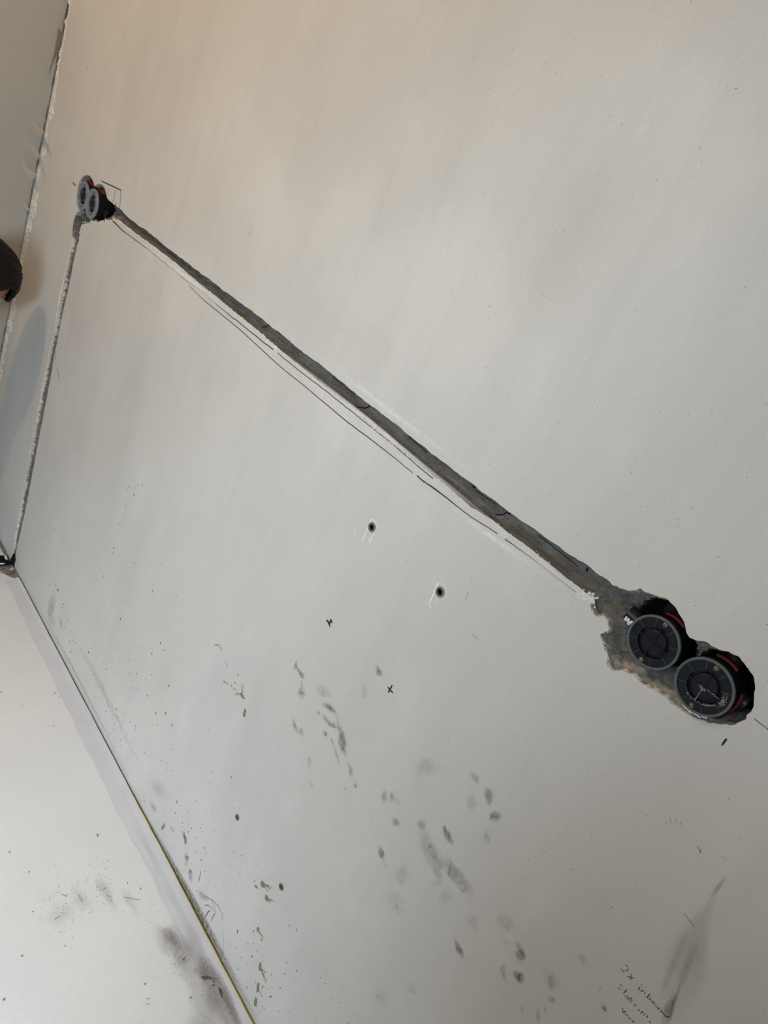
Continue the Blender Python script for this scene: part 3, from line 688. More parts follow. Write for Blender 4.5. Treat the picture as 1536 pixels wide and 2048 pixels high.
for x, y, a, b in [(650, 385, 24, 7), (640, 470, 14, 6), (691, 545, 13, 5), (690, 577, 6, 5), (723, 522, 7, 5), (735, 612, 10, 7), (757, 585, 14, 6), (826, 582, 7, 5), (839, 612, 9, 7), (927, 604, 7, 6), (790, 655, 9, 4), (854, 731, 16, 6), (866, 772, 8, 5), (793, 766, 8, 6),
                   (830, 823, 14, 6), (858, 908, 7, 6), (537, 78, 10, 6), (574, 102, 6, 5), (572, 137, 6, 5), (616, 155, 5, 4), (620, 192, 7, 5), (540, 183, 5, 4), (436, 184, 5, 4), (408, 20, 12, 5), (916, 166, 6, 5), (898, 250, 7, 6), (1057, 204, 10, 8), (360, 233, 6, 5), (407, 375, 12, 5),
                   (795, 380, 8, 6), (729, 457, 7, 5), (908, 485, 4, 4), (925, 431, 5, 4), (688, 496, 6, 4), (810, 527, 5, 4), (1130, 789, 7, 6), (1178, 889, 6, 5), (1050, 868, 6, 5), (930, 1023, 7, 5), (997, 1000, 5, 4), (800, 1053, 9, 6), (1102, 1357, 20, 9), (1223, 1355, 20, 6), (1282, 1417, 16, 8),
                   (1229, 978, 9, 6), (1246, 968, 5, 4), (1181, 1446, 6, 5), (1219, 1447, 8, 6), (1095, 1480, 7, 5), (1150, 1487, 9, 3), (1250, 1503, 12, 4), (1210, 1543, 17, 6), (1128, 1553, 6, 5), (1295, 1533, 5, 5), (1292, 1580, 5, 5), (1357, 1680, 6, 6), (1454, 1673, 7, 6), (1423, 1780, 6, 5),
                   (1290, 1770, 26, 5), (1350, 1845, 26, 7), (1172, 1775, 15, 5), (1330, 1781, 6, 5), (1411, 1952, 6, 5), (1290, 1918, 8, 6), (1303, 1930, 16, 4), (1283, 1195, 5, 4), (1487, 1310, 7, 6), (1106, 1640, 18, 5), (1175, 1600, 8, 4), (1070, 760, 14, 2), (1473, 1590, 4, 4)]:
    mdd.drop(Z18(x, y), a / 3.7375 / 1250, b / 3.7375 / 1200, zdir(0) + .1, .0007)
Z40 = lambda x, y: (400 + x / 4.8, 1850 + y / 4.8)
for x, y, a, b in [(926, 47, 24, 6), (856, 5, 10, 5), (873, 104, 6, 6), (977, 237, 7, 6), (930, 440, 18, 7), (812, 470, 6, 6), (914, 520, 6, 6), (1160, 508, 10, 7), (1193, 471, 6, 6), (1139, 451, 5, 5), (1228, 458, 7, 5), (1204, 562, 8, 8), (1079, 452, 4, 4), (1257, 703, 9, 6), (1346, 742, 9, 6),
                   (770, 605, 6, 6), (653, 608, 6, 5), (755, 826, 6, 6), (869, 814, 6, 5), (862, 832, 6, 5), (872, 886, 6, 6), (1104, 881, 7, 6), (1424, 940, 10, 8), (1480, 868, 6, 6), (1377, 630, 5, 5), (910, 680, 6, 5), (725, 411, 5, 4), (685, 476, 9, 6), (1267, 345, 5, 5), (835, 360, 16, 6), (1028, 760, 4, 4), (698, 192, 5, 4)]:
    mdd.drop(Z40(x, y), a / 4.8 / 1350, b / 4.8 / 1300, zdir(0) + .15, .0006)
for _ in range(260):                             # fine spray low on the wall
    x = rng.uniform(-1.9, -.15); z = abs(rng.normal()) * .11 + .02; r = rng.uniform(.0005, .0013)
    mdd.drop_at(np.array([x, z]), r)
for _ in range(240):
    x = rng.uniform(-1.6, .25); z = rng.uniform(.15, 1.9)
    if not inside(np.array([[x, z]]), OUT)[0]: mdd.drop_at(np.array([x, z]), rng.uniform(.0004, .0009))
# larger pale-brown splats with drawn-out tails
def splat(px, rx, rz, ang, tails):
    md.drop(px, rx, rz, ang, .0012, 14, .18)
    for dx, dy, wd in tails: md.ribbon([px, (px[0] + dx * .55, px[1] + dy * .55), (px[0] + dx, px[1] + dy)], [wd * 1.3, wd * .7, wd * .9], 1, False, False)
splat((484, 1391), .0072, .0052, 0, [(-2, -24, .002), (3, -22, .002), (-10, -6, .003), (6, 7, .004)]); splat((489, 1426), .0095, .0046, 1.75, [])
splat((526, 1769), .0088, .0065, .9, [(12, 2, .003), (15, 9, .0026), (10, 14, .0022), (18, 6, .0016)]); splat((512, 1773), .004, .003, 0, [(6, 5, .002)])
splat((534, 1797), .0075, .0065, 0, [(11, 3, .0022), (8, 8, .003), (15, 6, .0014)])
splat((516, 1859), .0062, .0045, 1.2, [(4, 9, .005), (8, 14, .003), (12, 18, .0018)]); splat((520, 1934), .011, .0046, 1.85, [(9, 20, .006), (12, 12, .003), (14, 30, .003), (11, 33, .0016)])
splat((516, 1975), .013, .0038, 1.85, [(8, 18, .003), (-6, -14, .002)]); splat((511, 2004), .0115, .0045, 1.8, [(3, 10, .003)])
splat((371, 1681), .010, .0045, 1.85, [(-3, -16, .004), (-7, -20, .0025)]); splat((325, 1655), .006, .0035, 1.75, [(2, -8, .002)])
for pl, wd in [(((411, 1793), (425, 1800), (437, 1812), (444, 1828), (445, 1842)), .0016), (((409, 1810), (418, 1811), (426, 1818), (431, 1827)), .0017), (((422, 1799), (429, 1810), (431, 1824)), .0013), (((411, 1834), (416, 1824), (420, 1821)), .003), (((422, 1842), (426, 1832), (431, 1827)), .0022),
               (((397, 1764), (400, 1752), (402, 1742)), .0022), (((446, 1860), (447, 1885), (447, 1905)), .0007)]:
    mdd.ribbon(list(pl), wd, 1, False, True)
for px in [(178 + 270, 1363), (463, 1372), (468, 1377), (471, 1388), (476, 1390), (455, 1368), (451, 1365), (472, 1380), (476, 1350), (470, 1366)]: md.drop(px, .0024, .0018, 0, .0006)
md.build('mud_splash', M_MUD, wall, 'dried brown mud splats low on the wall'); mdd.build('mud_speckle', M_MUDD, wall, 'small dark mud specks spattered over the wall')

df = Marks(.00006)
Zb = lambda *p: z2(p, 400, 1280, 3.4133)
for p, wd, a in [(((825, 432), (880, 455), (925, 495), (945, 540)), .011, 1.0), (((940, 520), (950, 600), (975, 690), (990, 770), (1010, 830)), [.012, .013, .014, .012, .009], 1.0), (((1010, 820), (1030, 880), (1035, 950)), .010, .7), (((1060, 975), (1050, 1010)), .010, 1.0),
                 (((935, 620), (955, 700), (975, 790)), .010, .6), (((895, 555), (905, 610)), .022, .95), (((815, 480), (808, 515)), .011, .8), (((835, 520), (870, 560), (890, 580)), .010, .7), (((840, 620), (870, 655)), .011, .9), (((890, 670), (905, 705)), .010, .8),
                 (((905, 700), (930, 770), (955, 860)), .008, .5), (((990, 1000), (994, 1030)), .007, .7), (((668, 150), (650, 180), (632, 210)), .008, .8), (((665, 180), (685, 240), (690, 262)), .009, 1.0), (((720, 225), (712, 250), (690, 255)), .007, .7), (((694, 270), (694, 330)), .006, .6),
                 (((692, 335), (694, 395)), .018, .75), (((630, 520), (645, 585), (665, 640)), .010, .7), (((665, 600), (695, 625), (698, 665)), .013, .6), (((1215, 1395), (1235, 1450), (1250, 1510)), [.012, .015, .009], 1.0), (((1250, 1500), (1275, 1580)), .007, .4)]:
    df.ribbon(Zb(*p), np.multiply(wd, 1.35), a, jitter=.0015)
Zc = lambda *p: z2(p, 700, 1460, 2.954)
for p, wd, a in [(((210, 350), (195, 440)), .012, .6), (((255, 355), (240, 440)), .010, .6), (((270, 400), (290, 450)), .008, .4), (((250, 515), (270, 540), (288, 575)), .014, .8), (((125, 520), (118, 548)), .007, .6), (((545, 570), (580, 620), (622, 685)), [.016, .013, .006], 1.0), (((550, 570), (570, 590)), .012, .8),
                 (((410, 520), (440, 590)), .016, .55), (((705, 250), (740, 285), (765, 325)), .011, .55), (((790, 385), (845, 410)), .024, .9), (((845, 470), (880, 545)), .020, .95), (((830, 500), (850, 520)), .018, .6), (((795, 620), (825, 625)), .018, .55), (((612, 1220), (640, 1290), (685, 1370)), [.008, .013, .008], 1.0),
                 (((980, 1240), (1008, 1290), (1010, 1330), (990, 1370)), .012, 1.0), (((985, 1300), (980, 1340)), .008, .9), (((985, 1420), (1000, 1455), (1025, 1492)), .018, 1.0), (((985, 1420), (1000, 1455), (1025, 1492)), .014, .9), (((915, 1370), (905, 1430), (920, 1490), (940, 1515)), .008, .55), (((1185, 1570), (1205, 1610)), .011, .9),
                 (((1165, 1480), (1200, 1500)), .020, .45), (((1350, 1330), (1395, 1365)), .010, .5), (((1120, 1650), (1105, 1730)), .007, .55), (((1475, 1600), (1505, 1640), (1508, 1670)), .007, .6), (((1507, 1640), (1509, 1670)), .007, 1.0), (((1145, 1655), (1160, 1660)), .008, .6), (((1030, 1640), (1015, 1670)), .008, .4), (((1465, 1520), (1490, 1540)), .007, .5)]:
    df.ribbon(Zc(*p), np.multiply(wd, 1.35), a, jitter=.0012)
df.blob((757, 1341), .0085, .0085, 0, .85); df.blob((760, 1348), .012, .006, .5, .4)
df.build('dirt_smear', M_DIRT, wall, 'olive brown finger and boot smears on the pale wall')
d2 = Marks(.00006)
for p, wd, a in [(((420, 540), (470, 680), (500, 780), (510, 880), (505, 960)), [.02, .035, .04, .025, .01], .6), (((500, 740), (570, 770), (620, 830), (680, 920), (740, 1030)), [.02, .035, .03, .04, .02], .75), (((860, 1060), (940, 1150), (975, 1220)), [.02, .03, .01], .4), (((690, 1080), (750, 1140)), .03, .4), (((560, 940), (570, 1040)), .02, .35),
                 (((380, 205), (470, 205), (540, 220)), .03, .4), (((280, 820), (350, 900)), .05, .35), (((1180, 1400), (1200, 1540)), .03, .4), (((930, 1270), (945, 1300)), .02, .4), (((690, 400), (745, 450)), .03, .45), (((200, 980), (340, 1080)), .04, .25), (((150, 1500), (200, 1640)), .05, .25), (((330, 1480), (380, 1540)), .03, .3)]:
    d2.ribbon(Zc(*p), wd, a, jitter=.004)
for p, wd, a in [(((740, 790), (750, 880)), .014, .6), (((750, 960), (770, 1015)), .012, .6), (((640, 350), (740, 380)), .03, .35), (((780, 310), (900, 390)), .025, .5), (((1100, 350), (1150, 380)), .03, .4)]:
    d2.ribbon(Zb(*p), wd, a, jitter=.002)
for p, wd, a in [(((330, 1640), (326, 1665)), .010, 1.2), (((342, 1650), (346, 1668)), .010, .9), (((376, 1700), (372, 1735)), .022, 1.1), (((384, 1735), (378, 1760)), .022, 1.0), (((398, 1780), (408, 1800)), .022, .9), (((300, 1600), (312, 1625)), .02, .8), (((110, 1170), (100, 1230), (112, 1260)), .05, .6),
                 (((118, 1235), (125, 1262)), .02, .7), (((300, 1560), (340, 1600)), .05, .4), (((366, 1660), (374, 1690)), .014, 1.2), (((405, 1795), (420, 1800)), .018, .9), (((135, 1255), (180, 1330), (240, 1450), (300, 1570)), .03, .35)]:
    d2.ribbon(p, wd, a, jitter=.003)
# grime plus a painted soft shadow in the angle above the taped edge
d2.ribbon([(280, 1610), (330, 1700), (390, 1810), (450, 1922), (525, 2062)], [.012, .030, .036, .036, .036], 1.7); d2.ribbon([(48, 1160), (140, 1325), (220, 1480), (290, 1622)], .012, .6)
d2.build('grime_and_shade', M_DIRT_SHADE, wall, 'faint grey brown grime rubbed into the plaster, with shadow painted above the tape')
# long fine trowel ridges
tr = Marks(.00006)
for a, b in [((1000, 200), (940, 370)), ((940, 370), (905, 470)), ((790, 330), (755, 440)), ((680, 690), (660, 760)), ((720, 560), (672, 720)), ((905, 450), (880, 560)), ((800, 700), (775, 800)), ((1040, 60), (1010, 160)), ((640, 330), (610, 420)), ((860, 420), (840, 480))]:
    tr.ribbon([a, ((a[0] + b[0]) / 2 + 2, (a[1] + b[1]) / 2), b], .004, .5)
tr.build('trowel_ridge', M_CHALK, wall, 'fine pale trowel ridges')

# mortar joints crossing the bottom of the groove, and nicks
jn = Marks(0)
def groove_line(px, wd):
    P = dense([wp(*p) for p in px], .0015, False); d, _ = chase_depth(P); t = np.gradient(P, axis=0); t /= np.linalg.norm(t, axis=1)[:, None]; n = np.stack([-t[:, 1], t[:, 0]], 1); n0 = len(jn.v)
    for q, k, dd_ in zip(P, n, d):
        for s in (-1, 1): jn.v.append((q[0] + s * k[0] * wd / 2, dd_ - .0016, q[1] + s * k[1] * wd / 2)); jn.a.append(1)
    for i in range(len(P) - 1): a = n0 + 2 * i; jn.f.append((a, a + 1, a + 3, a + 2))
groove_line([(726, 800), (723, 809), (714, 815), (703, 813)], .0022); groove_line([(521, 638), (519, 648), (512, 652)], .0022); groove_line([(367, 521), (364, 529)], .0035)
groove_line([(1000, 1014), (998, 1024), (990, 1030), (978, 1030)], .0016); groove_line([(1011, 1020), (1008, 1027), (999, 1028)], .0024); groove_line([(930, 972), (931, 976)], .004); groove_line([(1156, 1141), (1160, 1143)], .005)
groove_line([(1060, 1072), (1100, 1104), (1140, 1136)], .0009); groove_line([(935, 982), (975, 1010)], .0009); groove_line([(640, 745), (690, 786)], .0009); groove_line([(800, 872), (836, 905)], .0010)
jn.build('block_joint', M_DARK, rec, 'dark mortar joints across the groove', kind=None)

# ------------------------------------------------------------------ dirt on the floor board
fd = Marks(.0034, True); fs = Marks(.0037, True)
def fblob(px, rx, ry, al, a=0): fd.blob(px, rx, ry, a, al, 5, 22, .3, 1.6)
fblob((425, 1965), .055, .030, .8); fblob((445, 2020), .06, .024, .8); fblob((410, 1945), .03, .022, .9); fblob((345, 1890), .06, .028, .75); fblob((375, 1930), .07, .035, .6); fblob((415, 2040), .07, .05, .6); fblob((340, 1875), .03, .014, .8); fblob((390, 1900), .07, .02, .5)
fblob((210, 1785), .05, .012, .45); fblob((160, 1800), .035, .02, .3); fblob((120, 1830), .03, .03, .25); fblob((260, 1805), .04, .012, .3)
fblob((450, 1990), .07, .012, .8); fblob((466, 2030), .05, .010, .8)
fd.build('floor_dirt', M_SOIL, None, 'brown sandy dirt trodden over the white sheet and tape edge')['category'] = 'dirt'
for px, r in [((366, 1920), .0024), ((194, 1671), .002), ((195, 1674), .0016), ((18, 1706), .0018), ((280, 1779), .0016), ((254, 1768), .0014), ((289, 1970), .0018), ((7, 2001), .002), ((380, 1997), .002), ((43, 1914), .0018), ((65, 1825), .0014), ((129, 1894), .0012), ((57, 1746), .0014), ((2, 1386), .002), ((110, 1388), .0018), ((118, 1396), .0016), ((44, 1414), .0014), ((107, 1454), .0016), ((427, 1964), .0022)]: fs.drop(px, r, r * .8, rng.uniform(0, 3), .001)
for _ in range(420):
    c = [(425, 1975), (345, 1895), (205, 1790), (120, 1815), (390, 1930)][rng.integers(5)]; q = np.array(fp(*c)) + rng.normal(size=2) * np.array([.045, .022])
    if q[1] < -.058: fs.drop_at(q, rng.uniform(.0004, .0011))
for pl in [((198, 1783), (207, 1780), (212, 1779)), ((122, 1790), (132, 1795)), ((245, 1796), (265, 1800), (280, 1802)), ((213, 1793), (222, 1797)), ((108, 1842), (118, 1834)), ((155, 1790), (165, 1806)), ((290, 2000), (300, 2000)), ((290, 2010), (300, 2010))]: fs.ribbon(pl, .0009, 1, False, True)
fs.build('floor_grit', M_MUDD, None, 'dark grit specks scattered on the white protective sheet')['category'] = 'grit'
# ------------------------------------------------------------------ junction boxes
def lathe(prof, seg=48, axis='y', a0=0.0, a1=2 * math.pi, close=False):
    """prof: (radius, depth) pairs turned about the box axis (y)"""
    full = abs(a1 - a0 - 2 * math.pi) < 1e-6; n = seg if full else seg + 1; v = []; f = []
    for r, y in prof:
        for k in range(n):
            th = a0 + (a1 - a0) * k / seg; v.append((r * math.cos(th), y, r * math.sin(th)))
    m = len(prof)
    for i in range(m if close else m - 1):
        j = (i + 1) % m
        for k in range(seg):
            k2 = (k + 1) % n; f.append((i * n + k, i * n + k2, j * n + k2, j * n + k))
    if not full and close: f.append(tuple(i * n for i in range(m))); f.append(tuple(i * n + n - 1 for i in reversed(range(m))))
    return v, f
def part(name, vf, mat, parent, smooth=False, label=None, rot=0.0, loc=(0, 0, 0)):
    o = mesh_obj(name, vf[0], vf[1], mat, parent, smooth); o.rotation_euler = (0, rot, 0); o.location = loc
    if smooth:
        mod = o.modifiers.new('split', 'EDGE_SPLIT'); mod.split_angle = math.radians(18)
    if label: o['label'] = label
    return o
def bar(x0, x1, hw, y0, y1):                     # a bar along local +x
    return [(x0, y0, -hw), (x1, y0, -hw), (x1, y0, hw), (x0, y0, hw), (x0, y1, -hw), (x1, y1, -hw), (x1, y1, hw), (x0, y1, hw)], [(0, 3, 2, 1), (0, 1, 5, 4), (1, 2, 6, 5), (2, 3, 7, 6), (3, 0, 4, 7), (4, 5, 6, 7)]
def tube(p0, p1, r0, r1, seg=24, rin=None):
    p0 = Vector(p0); p1 = Vector(p1); d = (p1 - p0).normalized(); u = d.cross(Vector((0.01, 1, 0.02))).normalized(); w_ = d.cross(u); v = []; f = []
    rings = [(p0, r0), (p1, r1)]
    if rin: rings += [(p1, rin), (p0 + (p1 - p0) * .15, rin)]
    for c, r in rings:
        for k in range(seg): th = 2 * math.pi * k / seg; v.append(tuple(c + (u * math.cos(th) + w_ * math.sin(th)) * r))
    for i in range(len(rings) - 1):
        for k in range(seg): a = i * seg + k; b = i * seg + (k + 1) % seg; f.append((a, b, b + seg, a + seg))
    f.append(tuple(range(seg))); f.append(tuple(range((len(rings) - 1) * seg, len(rings) * seg)))
    return v, f
def clip(r, half, y0, y1, th=.0022, seg=12):     # red collar piece bowed round the box side
    return lathe([(r, y0), (r + th, y0 + .0004), (r + th, y1), (r, y1)], seg, a0=-half, a1=half, close=True)

def junction_box(loc, label, group, near=True, tilt=0.0, clips=(), lidr=.0326, dusty=False):
    b = empty('junction_box', (loc[0], loc[2], loc[1]), label, 'electrical box', group); R = lidr
    b.rotation_euler = (0, tilt, 0)
    part('body', lathe([(.001, .047), (R - .0045, .047), (R - .0035, .044), (R - .0022, .004), (R - .0022, .0012), (R - .0042, .0012), (R - .0046, .038), (.001, .039)], 48), M_BLACK, b, True)
    part('lid_rim', lathe([(R - .0030, .0012), (R - .0004, .0012), (R, .0004), (R, -.0022), (R - .0006, -.0030), (R - .0024, -.0030), (R - .0030, -.0022)], 56, close=True), M_RIM if near else M_RIM_SHEEN, b, True, 'grey rim' if near else 'rim with painted pale reflection')
    ann = .0192 if near else .0215
    lid = part('lid', lathe([(R - .0030, -.0016), (ann + .0006, -.0016), (ann, -.0010), (ann - .0004, .0036), (.0150, .0036), (.0146, .0026), (.0146, -.0004), (.0140, -.0010), (.0006, -.0010)], 56), M_CLEAR if near else M_CLEAR_SHEEN, b, True, 'smoky clear plastic lid' if near else 'pale painted reflection on translucent lid')
    if not near: part('lid_recess', lathe([(.0208, .0030), (.0146, .0030), (.0144, -.0014), (.0006, -.0014)], 40), M_CLEAR, lid, True, 'dark recessed middle')
    else: part('lid_centre', lathe([(.0143, -.0011), (.0138, -.0014), (.0008, -.0014)], 48), M_CLEARI, lid, True, 'navy tinted middle')
    for k in range(4):
        part('rib', bar(.0030, .0188, .00075, -.0024, .0030), M_RIB, lid, rot=k * math.pi / 2)
        part('rib', bar(.0196, .0288, .0004, -.0021, -.0014), M_RIBL, lid, rot=k * math.pi / 2 + .42); part('rib', bar(.0196, .0288, .0004, -.0021, -.0014), M_RIBL, lid, rot=k * math.pi / 2 - .42)
    part('boss', lathe([(.0034, -.0008), (.0033, -.0026), (.0026, -.0030), (.0018, -.0024), (.0012, -.0024), (.0008, -.0032), (.0001, -.0033)], 24), M_RIB, lid, True)
    part('rib', lathe([(.0190, -.0016), (.0190, -.0021), (.0194, -.0021), (.0194, -.0016)], 30, a0=2.0, a1=4.3, close=True), M_RIBL, lid)
    for s in (1, -1):
        z = s * .0262
        part('screw_boss', lathe([(.0033, -.0015), (.0032, -.0022), (.0003, -.0022)], 20), M_RIBL, lid, True, loc=(0, 0, z))
        part('screw', lathe([(.0023, -.0020), (.0022, -.0029), (.0014, -.0034), (.0002, -.0035)], 18), M_BRASS, lid, True, 'brass screw', loc=(0, 0, z))
        part('screw_slot', bar(-.0020, .0020, .00032, -.0037, -.0030), M_RIB, lid, rot=.5 + s, loc=(0, 0, z))
    for ang in clips:
        part('red_collar', clip(R - .0005, .40, .017, .0235, .0026), M_RED, b, False, 'red collar', rot=-ang)
        part('conduit_stub', tube((R * .80, .036, 0), (R + .0060, .036, 0), .0100, .0095, 20), M_BLACK, b, True, rot=-ang)
    return b
nb1 = junction_box((NEAR_BOXES[0][0], NEAR_BOXES[0][1], -.0010), 'black round junction box with smoky lid and plaster-smeared spout where the groove ends', 'junction boxes', True, .02, (math.pi / 2, -math.pi / 2 - .15), .0318)
nb2 = junction_box((NEAR_BOXES[1][0], NEAR_BOXES[1][1], -.0040), 'black round junction box with chalk-dusted lid beside the bare wall, farthest from the groove', 'junction boxes', True, -.03, (math.pi / 2 - .05, -.05), .0326)
fb1 = junction_box((FAR_BOXES[0][0], FAR_BOXES[0][1], .001), 'small far round junction box with reflection painted on its lid above the thin vertical groove', 'junction boxes', False, 0, (), .0362)
fb2 = junction_box((FAR_BOXES[1][0], FAR_BOXES[1][1], -.001), 'small far round junction box with open tube facing the long groove', 'junction boxes', False, 0, (), .0366)
# spout of the near box, smeared with plaster
sp = part('conduit_spout', tube((-.026, .017, .001), (-.0475, .0135, .004), .0098, .0090, 28, .0072), M_BLACK, nb1, True)
cr = Marks(.0); 
def lump(name, c, r, sc3, mat, parent, seed):
    o = rock(name, (0, 0, 0), r, *sc3, mat, None, seed); o.parent = parent; o.location = c; return o
for k in range(7):
    lump('plaster_residue', (-.0395 + rng.normal() * .0022, .0045 + rng.normal() * .0006, -.0010 + rng.normal() * .0022), .0020, (1, .45, 1), M_CRUMB, sp, 200 + k)
sp2 = part('conduit_spout', tube((.024, .026, -.006), (.0475, .026, -.012), .0100, .0098, 28, .0078), M_BLACK, fb2, True)
part('spout_rim', lathe([(.0076, -.0008), (.0100, -.0008), (.0100, .0010), (.0076, .0010)], 28, close=True), plain('grey_tube_edge', (.05, .053, .06), .5), sp2, True, 'grey tube edge', loc=(.0478, .026, -.0121)).rotation_euler = (0, .25, math.pi / 2)
for b, ln in ((fb1, .0100), (fb2, .0085)):      # blanked-off spout on top, with its brownish cap
    part('top_spout', tube((0, .024, .028), (0, .024, .036 + ln), .0145, .0128, 26), M_BLACK, b, True)
    part('spout_cap', [ (x, y + .024, .0365 + ln + z * .35) for x, y, z in [(.0125 * math.cos(a) * math.cos(e), .0125 * math.sin(a) * math.cos(e), .0125 * math.sin(e)) for e in (0, .5, 1.0, 1.5) for a in np.linspace(0, 2 * math.pi, 21)[:-1]]] and
         ([(.0125 * math.cos(a) * math.cos(e), .024 + .0125 * math.sin(a) * math.cos(e), .0365 + ln + .0045 * math.sin(e)) for e in (0, .5, 1.0, 1.5) for a in np.linspace(0, 2 * math.pi, 21)[:-1]],
          [(i * 20 + k, i * 20 + (k + 1) % 20, (i + 1) * 20 + (k + 1) % 20, (i + 1) * 20 + k) for i in range(3) for k in range(20)]), plain('dusty_grey_cap', (.075, .078, .078), .6), b, True)
    part('red_band', tube((0, .024, .0330), (0, .024, .0425), .0158, .0150, 26), M_RED, b, True, 'red band')
# chalk on the second near lid
lid2 = [c for c in nb2.children if c.name.startswith('lid') and not c.name.startswith('lid_rim')][0]
def chalk(name, pts, wd, n):
    P = dense([np.array(p) for p in pts], .0004, False); v = []; f = []
    for k in range(n):
        q = P[rng.integers(len(P))] + rng.normal(size=2) * wd; r = rng.uniform(.0002, .0006); n0 = len(v); a0 = rng.uniform(0, 6)
        v.append((q[0], -.0031 - r * .4, q[1]))
        for j in range(5): th = a0 + j * 1.2566; u = r * rng.uniform(.6, 1.5); v.append((q[0] + u * math.cos(th), -.0026, q[1] + u * math.sin(th)))
        for j in range(5): f.append((n0, n0 + 1 + j, n0 + 1 + (j + 1) % 5))
    o = mesh_obj(name, v, f, plain('chalk_grey', (.42, .41, .40), .9, .1), lid2); return tag(o, 'powdery white plaster dust', kind='stuff')
chalk('lid_dust', [(-.0034, -.0005), (0, -.0034), (.0034, -.001)], .0008, 60)
chalk('lid_dust', [(0, -.004), (0, -.0185)], .00015, 46); chalk('lid_dust', [(.004, 0), (.0185, 0)], .00012, 46); 
chalk('lid_dust', [(.0232, .006), (.0245, .001), (.0235, -.006)], .0016, 110); chalk('lid_dust', [(.0200, -.008), (.0150, -.0135), (.008, -.0175), (-.004, -.0190), (-.010, -.0165)], .0006, 90)
lump2 = [lump('plaster_residue', ((.0322 + abs(rng.normal()) * .0008) * math.cos(a), -.0018, (.0322 + abs(rng.normal()) * .0008) * math.sin(a)), .0011, (1.7, .8, rng.uniform(.6, 1.3)), M_CRUMB, nb2, 300 + k) for k, a in enumerate(np.linspace(-1.75, -.95, 13) + rng.normal(size=13) * .03)]

# ------------------------------------------------------------------ wall plugs
PL = ['grey nylon wall plug in a taped outline, nearer the small cross under the long groove', 'grey nylon wall plug in a taped outline, nearer the pair of large boxes', 'dark little wall plug low on the wall under a pale patch', 'dark little wall plug low on the wall beside two brown mud splats']
for (px, py, r), lab in zip(PLUGS, PL):
    cx, cz = wp(px, py); up = py < 1400
    e = empty('wall_plug', (cx, 0, cz), lab, 'wall plug', 'wall plugs')
    part('sleeve', lathe([(r * 1.02, -.0009), (r * .72, -.0010), (r * .56, .0004), (r * .54, .006), (r * .50, .030), (.0002, .030)] if up else [(r * 1.02, .0002), (r * .80, .0006), (r * .62, .0030), (r * .58, .030), (.0002, .030)], 26), M_BLACK, e, True)
    part('collar', lathe([(r * 1.06, .0004), (r * 1.05, -.0014), (r * .66, -.0016), (r * .60, .0020)], 26), M_PLUG if up else M_MUDD, e, True)
    if up:
        part('split', bar(-r * .62, r * .62, .0005, .0045, .008), M_RIB, e, rot=.8)

# ------------------------------------------------------------------ person bending beside the corner
M_SKIN = plain('skin', (.42, .17, .125), .55, .35, 0, .06, 30)
M_HAIR = plain('dark_hair', (.0075, .0045, .0035), .6, .25, 0, .5, 150)
M_SHIRT = plain('dark_work_shirt', (.05, .055, .065), .9, .1)
M_TROU = plain('work_trousers', (.06, .055, .05), .9, .1)
per = empty('person', (-2.09, -.62, 0), 'dark haired person bending down beside the cracked corner, only the crown of the head showing', 'person')
def skin(name, chains, mat, parent, sub=2):
    v = []; e = []; rr = []; idx = {}
    for ch in chains:
        prev = None
        for key, p, r in ch:
            if key not in idx: idx[key] = len(v); v.append(p); rr.append(r)
            if prev is not None: e.append((prev, idx[key]))
            prev = idx[key]
    me = bpy.data.meshes.new(name); me.from_pydata(v, e, []); me.update(); o = bpy.data.objects.new(name, me); link(o)
    m1 = o.modifiers.new('s', 'SKIN'); m1.use_smooth_shade = True
    for i, r in enumerate(rr): me.skin_vertices[0].data[i].radius = (r, r) if np.ndim(r) == 0 else r
    me.skin_vertices[0].data[0].use_root = True
    m2 = o.modifiers.new('d', 'SUBSURF'); m2.levels = m2.render_levels = sub
    bpy.context.view_layer.update(); dg = bpy.context.evaluated_depsgraph_get(); nm = bpy.data.meshes.new_from_object(o.evaluated_get(dg))
    bpy.data.objects.remove(o); nm.materials.clear(); nm.materials.append(mat); nm.name = name
    n = bpy.data.objects.new(name, nm); link(n)
    if parent is not None:
        n.parent = parent
        if parent.type == 'EMPTY': n.matrix_parent_inverse = Matrix.Translation(-parent.location)
    return n
HC = Vector((-2.10, -.222, .885))               # head centre
up = Vector((.02, .985, .17)).normalized(); fw = Vector((-.12, .17, -.98)).normalized(); fw = (fw - up * fw.dot(up)).normalized(); sd = up.cross(fw).normalized()
def hp(s, f, u): return HC + sd * s + fw * f + up * u
def body_chains(o=Vector((0, 0, 0))):
    X = -2.11
    c = [[('pel', (X, -.80, .47), .15), ('wst', (X, -.70, .60), .135), ('che', (X, -.55, .76), (.165, .13)), ('nkb', (X, -.40, .86), .075), ('nk', tuple(hp(0, -.03, -.10)), .058), ('hd', tuple(hp(0, -.01, -.04)), .06)]]
    for s, q in ((-1, 'l'), (1, 'r')):
        c.append([('che', (X, -.55, .76), .15), ('sh' + q, (X + s * .16, -.46, .80), .07), ('el' + q, (X + s * .20, -.46, .52), .048), ('wr' + q, (X + s * .13, -.34, .37), .030), ('pa' + q, (X + s * .11, -.31, .335), (.040, .02))])
        c.append([('pel', (X, -.80, .47), .15), ('hi' + q, (X + s * .11, -.76, .42), .10), ('kn' + q, (X + s * .15, -.40, .30), .066), ('an' + q, (X + s * .14, -.62, .09), .045), ('he' + q, (X + s * .14, -.64, .045), .042), ('to' + q, (X + s * .15, -.43, .035), .038)])
    return c
bd = skin('body', body_chains(), M_SHIRT, per)
